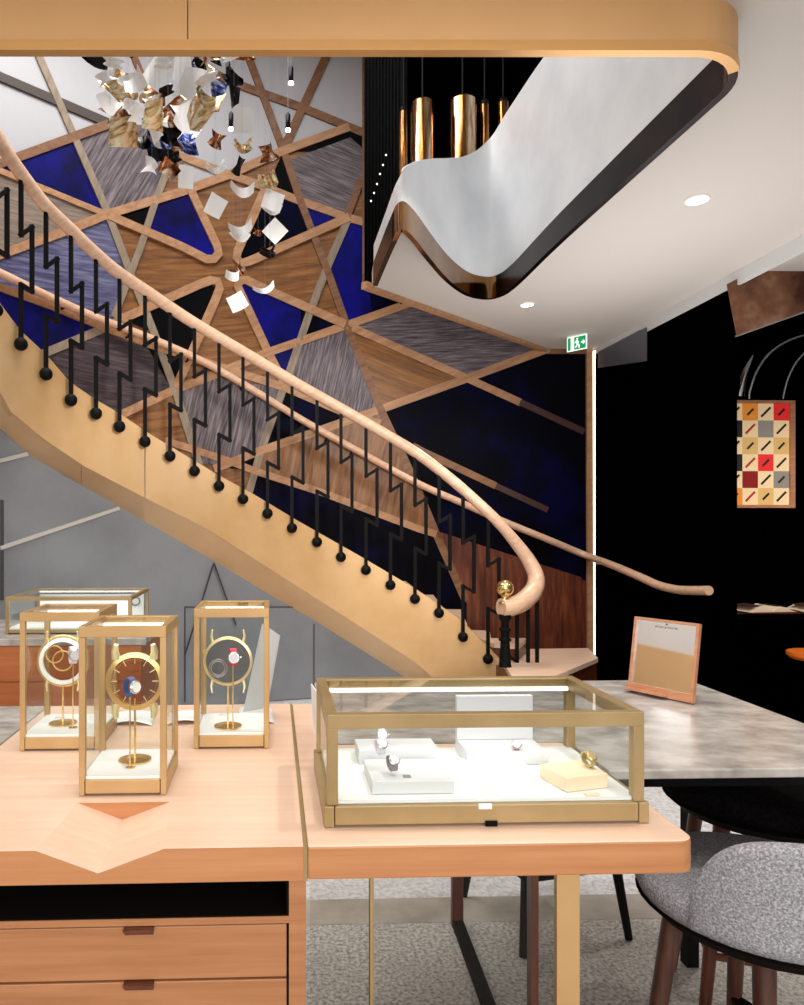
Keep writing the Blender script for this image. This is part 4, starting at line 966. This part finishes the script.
# papers on the counter behind the cases -------------------------------------
def leaflet(pts, lab, z=ZT, m='paper'):
    vs = []; fs = []
    P4 = [at_z(*p, z) for p in pts]; n = 8
    for i in range(n+1):
        for j in range(n+1):
            u, v = i/n, j/n
            p = (P4[0]*(1-u)+P4[1]*u)*(1-v)+(P4[3]*(1-u)+P4[2]*u)*v
            vs.append((p.x, p.y, z+.002+.012*math.sin(PI*u)*(1-.6*v)))
    for i in range(n):
        for j in range(n): fs.append((i*(n+1)+j, (i+1)*(n+1)+j, (i+1)*(n+1)+j+1, i*(n+1)+j+1))
    b = MB(); b.add(vs, fs); o = b.build('leaflet', m, None, True); s = o.modifiers.new('s', 'SOLIDIFY'); s.thickness = .001
    tag(o, lab, 'leaflet', 'white leaflets on the counter')
leaflet([(108, 726), (152, 726), (158, 712), (118, 712)], 'curled white leaflet lying behind the nearest glass case')
leaflet([(164, 726), (203, 724), (200, 711), (170, 713)], 'white leaflet left of the case with the red watch')
leaflet([(236, 724), (275, 724), (272, 708), (240, 708)], 'white leaflet under the folded card stand')
yq = at_z(262, 712, ZT).y
q = [at_Y(243, 712, yq-.05), at_Y(266, 708, yq), at_Y(279, 636, yq), at_Y(262, 624, yq-.04)]
b = MB(); b.add(q+[at_Y(252, 690, yq-.1)]+[v+Vector((.004, .006, 0)) for v in q], [(0, 1, 2, 3), (8, 7, 6, 5), (0, 5, 6, 1), (1, 6, 7, 2), (2, 7, 8, 3), (3, 8, 5, 0)])
M['card'] = mat('card', (200, 202, 206), .5)
o = b.build('card_stand', 'card'); tag(o, 'angular pale grey card standing behind the case with the red watch', 'card stand')
for v in o.data.vertices: v.co.z = max(v.co.z, ZT+.001)
yq = ya+.12
q = [at_z(326, 765, ZT+.001), at_Y(311, 690, at_z(318, 740, ZT).y), ]
a = at_z(324, 764, ZT); c2 = at_z(313, 728, ZT); hh2 = .15
b = MB(); b.add([a, c2, c2+Vector((-.006, 0, hh2*.8)), a+Vector((-.006, 0, hh2)), a+Vector((.003, 0, 0)), c2+Vector((.003, 0, 0)), c2+Vector((-.003, 0, hh2*.8)), a+Vector((-.003, 0, hh2))], [(0, 1, 2, 3), (7, 6, 5, 4), (0, 4, 5, 1), (1, 5, 6, 2), (2, 6, 7, 3), (3, 7, 4, 0)])
tag(b.build('display_card', 'paper'), 'white card leaning by the left end of the large showcase', 'card')

# table mirror on the marble --------------------------------------------------
pl0 = at_z(628, 691, ZT); pr0 = at_z(693, 705, ZT)
dx = (pr0-pl0); wM = dx.length; rzm = math.atan2(dx.y, dx.x)
MR = thing('table_mirror', 'tilted table mirror in a rose wood frame standing on the marble table', 'mirror', (pl0+pr0)/2+Vector((0, 0, .001)), rzm)
tl = math.radians(9); hM = .27
Rm = Matrix.Rotation(-tl, 4, 'X')
def mput(b, name, m, bev=0., par=None):
    b.v = [tuple(Rm @ Vector(v)) for v in b.v]; return b.build(name, m, par or MR, bevel=bev)
hp = at_Y(640, 615, pl0.y+.06).z-ZT; hM = hp/math.cos(tl)
w2 = wM/2; fw = .009
b = MB(); b.box(-w2, -w2+fw, -.004, .012, .003, hM); b.box(w2-fw, w2, -.004, .012, .003, hM); b.box(-w2+fw, w2-fw, -.004, .012, hM-fw, hM); b.box(-w2+fw, w2-fw, -.004, .012, .003, .03); mput(b, 'frame', 'rose', .001)
b = MB(); b.box(-w2+fw, w2-fw, .004, .008, .03, hM-fw); mput(b, 'mirror_glass', 'mirror')
b = MB(); b.box(-w2, w2*.25, -.03, -.004, .006, .014); mput(b, 'ledge', 'rose', .001)
b = MB(); b.add([(-.02, .01, .01), (.02, .01, .01), (.02, .01, hM*.6), (-.02, .01, hM*.6), (-.02, .014, .01), (.02, .014, .01), (.02, .014, hM*.6), (-.02, .014, hM*.6)], [(0, 1, 2, 3), (7, 6, 5, 4), (0, 4, 5, 1), (1, 5, 6, 2), (2, 6, 7, 3), (3, 7, 4, 0)]); mput(b, 'back_strut', 'rose')
cu_o = text('JAEGER-LECOULTRE', 'lettering', 'text_grey', MR, Rm @ Vector((0, .0035, hM*.9)), (PI/2-tl, 0, 0), .0085)
q = MB(); q.lathe([(.0035, 0), (.001, .0005)], (0, .0035, hM*.9+.011), 10, 0, 'y'); mput(q, 'emblem', 'text_grey')

# ------------------------------------------------------------------ stools
def shell_back(R, half, h, zb, th, mid_a, n=28, m=10, flare=.03):
    vs = []; fs = []
    def surf(i, j, off):
        u = -1+2*i/n; v = j/m
        env = max(0., 1-abs(u)**5)**.6; a = mid_a+u*half
        z = zb+h*env*v+ (1-env)*0.0; rr_ = R+flare*v*env+off
        return (rr_*math.cos(a), rr_*math.sin(a), z)
    for off in (0, -th):
        for i in range(n+1):
            for j in range(m+1): vs.append(surf(i, j, off))
    K = (n+1)*(m+1); idx = lambda s, i, j: s*K+i*(m+1)+j
    for i in range(n):
        for j in range(m):
            fs.append((idx(0, i, j), idx(0, i+1, j), idx(0, i+1, j+1), idx(0, i, j+1))); fs.append((idx(1, i, j), idx(1, i, j+1), idx(1, i+1, j+1), idx(1, i+1, j)))
        fs.append((idx(0, i, m), idx(0, i+1, m), idx(1, i+1, m), idx(1, i, m))); fs.append((idx(0, i, 0), idx(1, i, 0), idx(1, i+1, 0), idx(0, i+1, 0)))
    for j in range(m):
        fs.append((idx(0, 0, j), idx(0, 0, j+1), idx(1, 0, j+1), idx(1, 0, j))); fs.append((idx(0, n, j), idx(1, n, j), idx(1, n, j+1), idx(0, n, j+1)))
    b = MB(); b.add(vs, fs); return b
def stool(lab, loc, rz, fab, leg, zs, legs, back=True, R=.235, stretch=True):
    t = thing('bar_stool', lab, 'stool', loc, rz, 'bar stools around the marble table')
    b = MB(); b.lathe([(.05, zs-.05), (R*.8, zs-.045), (R*.96, zs-.025), (R, zs), (R*.97, zs+.022), (R*.85, zs+.034), (.05, zs+.03)], n=40); o = b.build('seat', fab, t, True, angle=80)
    b = MB(); b.lathe([(.05, zs-.062), (R*.86, zs-.058), (R*.985, zs-.03), (R*.95, zs-.026), (.05, zs-.05)], n=40); b.build('seat_pan', 'dark_brown', t, True)
    if back:
        b = shell_back(R+.004, math.radians(74), .235, zs-.02, .04, -PI/2); o = b.build('backrest', fab, t, True, angle=80)
        sd = o.modifiers.new('s', 'SUBSURF'); sd.levels = 1; sd.render_levels = 1
    feet = []
    for a in legs:
        tp = Vector((math.cos(a)*R*.72, math.sin(a)*R*.72, zs-.045)); bt = Vector((math.cos(a)*R*1.08, math.sin(a)*R*1.08, .003)); feet.append((tp, bt))
        b = MB(); b.tube([bt, bt+(tp-bt)*.5, tp], [.013, .018, .022], 14); b.build('leg', leg, t, True)
    if stretch:
        f = .42
        for (t0, b0_), (t1_, b1_) in zip(feet, feet[1:]+feet[:1]):
            p0 = b0_+(t0-b0_)*f; p1 = b1_+(t1_-b1_)*f; b = MB(); b.tube([p0, p1], .01, 8); b.build('stretcher', leg if fab != 'felt' else 'black', t, True)
    return t
zs_ = .64
ctr = Vector((1.085, 1.565, 0))
stool('grey wool bar stool with a curved backrest in front of the marble table', (ctr.x, ctr.y, 0), math.radians(9), 'felt', 'walnut', zs_, [math.radians(a) for a in (165, 228, 60, 322)], R=.258)
c2_ = at_z(752, 800, .66)
stool('dark bar stool under the marble table, behind the grey stool', (c2_.x+.05, c2_.y+.02, 0), math.radians(160), 'felt_dark', 'walnut_red', .68, [math.radians(a) for a in (45, 135, 225, 315)], False, .27)
lfa = at_z(523, 958, 0); lfb = at_z(629, 940, 0); c3 = (lfa+lfb)/2
rz3 = math.atan2(lfb.y-lfa.y, lfb.x-lfa.x)
hw = (lfb-lfa).length/2; R3 = hw*1.414/1.08
nrm = Vector((-math.sin(rz3), math.cos(rz3), 0))
stool('black bar stool with a crossbar seen between the brass table leg and the display table', (c3.x+nrm.x*hw, c3.y+nrm.y*hw, 0), rz3, 'felt_dark', 'black', .62, [math.radians(a) for a in (225, 315, 45, 135)], False, R3)

# ------------------------------------------------------------------ hanging leaf sculpture
PLACED = []
def free_depth(px, py, wpx, hpx, lo, hi):
    best = None
    for k in range(70):
        Y = lo+(hi-lo)*random.random(); p = at_Y(px, py, Y); r_ = .56*math.hypot(wpx, hpx)*Y/F; bad = 0.
        for (q, rq) in PLACED:
            d = math.hypot(p.x-q.x, p.y-q.y); gap = (r_+rq) if abs(p.z-q.z) < r_+rq else (rq if p.z < q.z else r_)+.01
            bad += max(0, gap-d)
        if best is None or bad < best[0]: best = (bad, Y, p, r_)
        if bad == 0: break
    PLACED.append((best[2], best[3])); return best[1]
def leaf(px, py, wpx, hpx, Y, m, rot, curl, name_lab, grp, wire=True, shape=0):
    p = at_Y(px, py, Y); w = wpx/2*Y/F; h = hpx/2*Y/F
    t = thing('metal_leaf', name_lab, 'hanging leaf', p, 0, grp)
    n = 6; vs = []; fs = []
    R = Matrix.Rotation(rot[2], 3, 'Y') @ Matrix.Rotation(rot[0], 3, 'X') @ Matrix.Rotation(rot[1], 3, 'Z')
    for i in range(n+1):
        for j in range(n+1):
            u, v = -1+2*i/n, -1+2*j/n
            if shape == 1: pinch = 1-.45*(1-abs(v))
            elif shape == 2: pinch = .55+.45*abs(math.sin(2.2*v+.6))
            else: pinch = 1
            q = Vector((u*w*pinch, curl*(u*u*w+.5*u*v*h), v*h+.25*curl*u*u*h)); vs.append(R @ q)
    for i in range(n):
        for j in range(n): fs.append((i*(n+1)+j, (i+1)*(n+1)+j, (i+1)*(n+1)+j+1, i*(n+1)+j+1))
    b = MB(); b.add(vs, fs); o = b.build('leaf', m, t, True, angle=80)
    if wire:
        b = MB(); b.tube([(0, 0, 0), (0, 0, TOP-p.z)], .0006, 4); b.build('wire', 'wire', t)
ORD = ['topmost', 'second', 'third', 'fourth', 'fifth', 'sixth', 'seventh', 'eighth', 'ninth', 'tenth', 'eleventh', 'twelfth', 'thirteenth', 'fourteenth', 'fifteenth', 'sixteenth', 'seventeenth', 'eighteenth', 'nineteenth', 'twentieth', 'lowest']
tail = [(243, 120, 19, 24, 'leaf_white', (.2, 0, .1), .15, 0), (216, 141, 16, 14, 'leaf_copper', (.5, .3, .5), .8, 1), (242, 149, 20, 9, 'leaf_gold', (.9, 0, .1), 1.2, 2), (272, 152, 20, 15, 'leaf_copper', (.5, .4, -.4), .9, 1),
        (239, 167, 9, 17, 'leaf_dark', (.4, .5, .5), .6, 1), (216, 171, 22, 7, 'leaf_white', (1., 0, -.1), 1., 2), (271, 181, 20, 14, 'leaf_gold', (.7, .2, -.3), 1., 0), (186, 177, 15, 22, 'leaf_white', (.1, .2, .06), .12, 0),
        (242, 193, 24, 10, 'leaf_white', (.9, .2, .25), 1.1, 0), (273, 201, 20, 18, 'leaf_white', (.3, .2, .35), .3, 0), (215, 206, 18, 20, 'leaf_white', (.2, .1, .5), .35, 0), (274, 213, 22, 6, 'leaf_white', (1.1, .1, -.1), 1.2, 2),
        (275, 231, 19, 19, 'leaf_white', (.1, 0, .78), .05, 0), (242, 231, 24, 9, 'leaf_white', (.9, .1, -.1), 1., 0), (258, 233, 9, 6, 'leaf_copper', (.6, .2, .2), .9, 1), (241, 239, 22, 8, 'leaf_white', (1.0, .2, .1), 1.1, 2),
        (270, 254, 17, 9, 'leaf_dark', (.8, .4, .1), 1., 2), (240, 271, 20, 10, 'leaf_copper', (.8, .3, -.5), .8, 1), (233, 277, 14, 9, 'leaf_white', (.6, .3, .2), .9, 0), (265, 291, 22, 7, 'leaf_white', (1., .1, -.15), .7, 0), (238, 302, 18, 16, 'leaf_white', (.3, .1, -.5), .3, 0)]
cname = {'leaf_white': 'white', 'leaf_copper': 'copper', 'leaf_gold': 'gold', 'leaf_dark': 'dark', 'leaf_blue': 'blue striped'}
tail.sort(key=lambda t: t[1])
for k, (px, py, w, h, m, rot, curl, sh) in enumerate(tail):
    nmk = 'loose hanging leaf, %s from the top of the trailing tail' % ORD[k] if 0 < k < 20 else 'loose hanging leaf at the %s of the trailing tail' % ('top' if k == 0 else 'bottom')
    leaf(px, py, w, h, free_depth(px, py, w, h, 3.5, 4.6), m, rot, curl, cname[m]+' '+nmk, 'loose leaves trailing below the sculpture', True, sh)
cl = [(97, 57, 20, 18, 'leaf_dark', 0), (110, 62, 18, 7, 'leaf_white', 2), (131, 55, 6, 5, 'leaf_dark', 0), (106, 76, 18, 8, 'leaf_white', 1), (113, 90, 18, 24, 'leaf_gold', 0), (126, 84, 20, 12, 'leaf_white', 2), (137, 84, 18, 16, 'leaf_white', 0),
      (134, 94, 18, 11, 'leaf_gold', 1), (156, 75, 18, 20, 'leaf_white', 0), (166, 64, 18, 9, 'leaf_white', 2), (160, 93, 18, 20, 'leaf_copper', 0), (168, 90, 14, 7, 'leaf_dark', 2), (185, 66, 16, 22, 'leaf_white', 0), (188, 72, 22, 8, 'leaf_blue', 2),
      (196, 58, 14, 20, 'leaf_dark', 1), (207, 56, 18, 8, 'leaf_copper', 2), (216, 59, 14, 7, 'leaf_dark', 1), (228, 57, 16, 6, 'leaf_white', 2), (248, 56, 18, 6, 'leaf_copper', 2), (232, 79, 18, 11, 'leaf_dark', 2), (234, 96, 8, 16, 'leaf_dark', 0),
      (214, 97, 13, 22, 'leaf_blue', 0), (205, 80, 22, 7, 'leaf_white', 2), (198, 88, 14, 18, 'leaf_copper', 1), (207, 102, 22, 14, 'leaf_gold', 0), (188, 86, 15, 32, 'leaf_white', 0), (196, 112, 20, 28, 'leaf_gold', 0), (181, 98, 18, 6, 'leaf_copper', 0),
      (172, 110, 16, 10, 'leaf_copper', 1), (155, 115, 16, 24, 'leaf_gold', 0), (168, 121, 20, 14, 'leaf_copper', 1), (180, 118, 16, 26, 'leaf_white', 1), (118, 112, 26, 10, 'leaf_copper', 2), (110, 106, 18, 14, 'leaf_white', 0), (134, 113, 20, 14, 'leaf_white', 2),
      (121, 121, 24, 12, 'leaf_gold', 1), (126, 132, 24, 22, 'leaf_gold', 0), (140, 118, 14, 8, 'leaf_dark', 2), (142, 143, 18, 14, 'leaf_dark', 1), (159, 130, 16, 14, 'leaf_white', 0), (160, 141, 20, 11, 'leaf_blue', 0), (168, 136, 18, 13, 'leaf_dark', 2),
      (185, 142, 22, 20, 'leaf_blue', 1), (176, 144, 9, 10, 'leaf_copper', 1), (160, 152, 22, 13, 'leaf_dark', 0), (152, 165, 13, 12, 'leaf_white', 1), (168, 168, 16, 12, 'leaf_copper', 0), (172, 158, 14, 9, 'leaf_dark', 2), (145, 98, 12, 10, 'leaf_gold', 2),
      (200, 97, 14, 12, 'leaf_white', 2), (150, 104, 12, 10, 'leaf_white', 1), (128, 104, 16, 9, 'leaf_white', 2), (176, 130, 12, 12, 'leaf_white', 0), (205, 66, 14, 12, 'leaf_gold', 1), (120, 76, 12, 9, 'leaf_copper', 2), (190, 100, 12, 14, 'leaf_gold', 1)]
clab = {'leaf_white': 'white curled leaf in the dense upper cluster of the hanging sculpture', 'leaf_copper': 'copper toned curled leaf in the dense upper cluster of the hanging sculpture', 'leaf_gold': 'gold reflecting leaf in the dense upper cluster of the hanging sculpture',
        'leaf_dark': 'dark curled leaf in the dense upper cluster of the hanging sculpture', 'leaf_blue': 'blue striped mirror leaf in the dense upper cluster of the hanging sculpture'}
for k, (px, py, w, h, m, sh) in enumerate(cl):
    rot = (random.uniform(-.4, .6), random.uniform(-.5, .5), random.uniform(-.7, .7)); 
    leaf(px, py, w*1.22, h*1.25, free_depth(px, py, w*1.22, h*1.25, 2.75, 4.6), m, rot, random.uniform(.3, 1.1)*random.choice((-1, 1)), clab[m], cname[m]+' leaves of the upper cluster', True, sh)

# ------------------------------------------------------------------ unseen brass cladding on the left wall, added for the mirror to reflect
bb = MB(); bb.box(-4.59, -4.5, -3.0, 1.2, .0, 1.72); bb.box(-4.59, -4.5, 1.21, 6, .0, 1.72); struct(bb.build('trim_11', 'fascia'), 'brass cladding added low on the far left wall for the mirror to reflect')

# ------------------------------------------------------------------ lights
def area(name, loc, rot, sx, sy, e, c=(1, .95, .88), spread=PI):
    l = bpy.data.lights.new(name, 'AREA'); l.shape = 'RECTANGLE'; l.size = sx; l.size_y = sy; l.energy = e; l.color = c; l.spread = spread
    o = bpy.data.objects.new(name, l); col.objects.link(o); o.location = loc; o.rotation_euler = rot; return o
def aim(loc, tgt): return (Vector(tgt)-Vector(loc)).to_track_quat('-Z', 'Y').to_euler()
def spot(name, loc, tgt, e, ang_, blend=.6, c=(1, .94, .86), r=.08):
    l = bpy.data.lights.new(name, 'SPOT'); l.energy = e; l.spot_size = math.radians(ang_); l.spot_blend = blend; l.color = c; l.shadow_soft_size = r
    o = bpy.data.objects.new(name, l); col.objects.link(o); o.location = loc; o.rotation_euler = aim(loc, tgt); return o
area('counter_fill', (0, 1.3, ZC-.03), (0, 0, 0), 2.6, 1.4, 16)  # unseen area light added to brighten the counter
area('stairwell_fill', (-.9, 4.0, TOP-.05), (0, 0, 0), 3.2, 2.6, 220, (1, .97, .94))  # unseen area light added high up to brighten the stairs
area('front_fill', (.2, -2.6, 2.0), aim((.2, -2.6, 2.0), (.3, 5.5, 2.6)), 5.0, 1.6, 190, (1, .97, .94))  # unseen soft fill added behind the camera
area('left_wall_fill', (-3.2, 1.5, ZC-.03), (0, 0, 0), .8, 2.5, 50)  # added to light the unseen left wall that the mirror shows
area('ceiling_fill', (2.3, 4.3, 1.6), (PI, 0, 0), 1.4, 2.6, 36, (1, .97, .95))  # up-facing lamp added in mid-air to brighten the ceiling
area('ceiling_fill', (-.2, .9, 2.5), (PI, 0, 0), 3, 1.4, 10, (1, .97, .95))  # second added up-facing lamp, nearer the camera
for k, (x, y) in enumerate(((2.4, 3.2), (2.4, 4.6), (2.1, 6.2), (1.0, 1.5), (4.2, 4.4))):  # downlight beams, plus unseen spots added to brighten floor, stool and books
    spot('downlight_and_fill', (x, y, ZC-.04), (x, y, 0), 55 if x < 4 else 170, 120, .8, r=.04)
spot('stringer_fill', (1.0, 2.9, 2.95), (.1, 5.6, 1.5), 200, 85)  # unseen spot added to brighten the stringer
spot('newel_fill', (2.2, 4.2, 3.1), (1.9, 5.9, .7), 50, 60)  # unseen spot added to brighten the foot of the stair
for i, (x, y, z, sx, sy) in enumerate(LAMPS):
    area('case_lamp', (x, y, z), (0, 0, 0), sx, sy, (3.2*sx*sy+.12) if sx < .3 else 2.4*sx*sy, (1, .98, .95))
w = bpy.data.worlds.new('world'); bpy.context.scene.world = w; w.use_nodes = True
w.node_tree.nodes['Background'].inputs[0].default_value = (.9, .92, .95, 1); w.node_tree.nodes['Background'].inputs[1].default_value = .5
sc = bpy.context.scene
sc.view_settings.view_transform = 'Standard'; sc.view_settings.look = 'None'; sc.view_settings.exposure = 0; sc.view_settings.gamma = 1
try:
    sc.cycles.use_denoising = True; sc.cycles.max_bounces = 8; sc.cycles.transparent_max_bounces = 24; sc.cycles.caustics_reflective = False; sc.cycles.caustics_refractive = False; sc.cycles.sample_clamp_indirect = 4
except Exception: pass
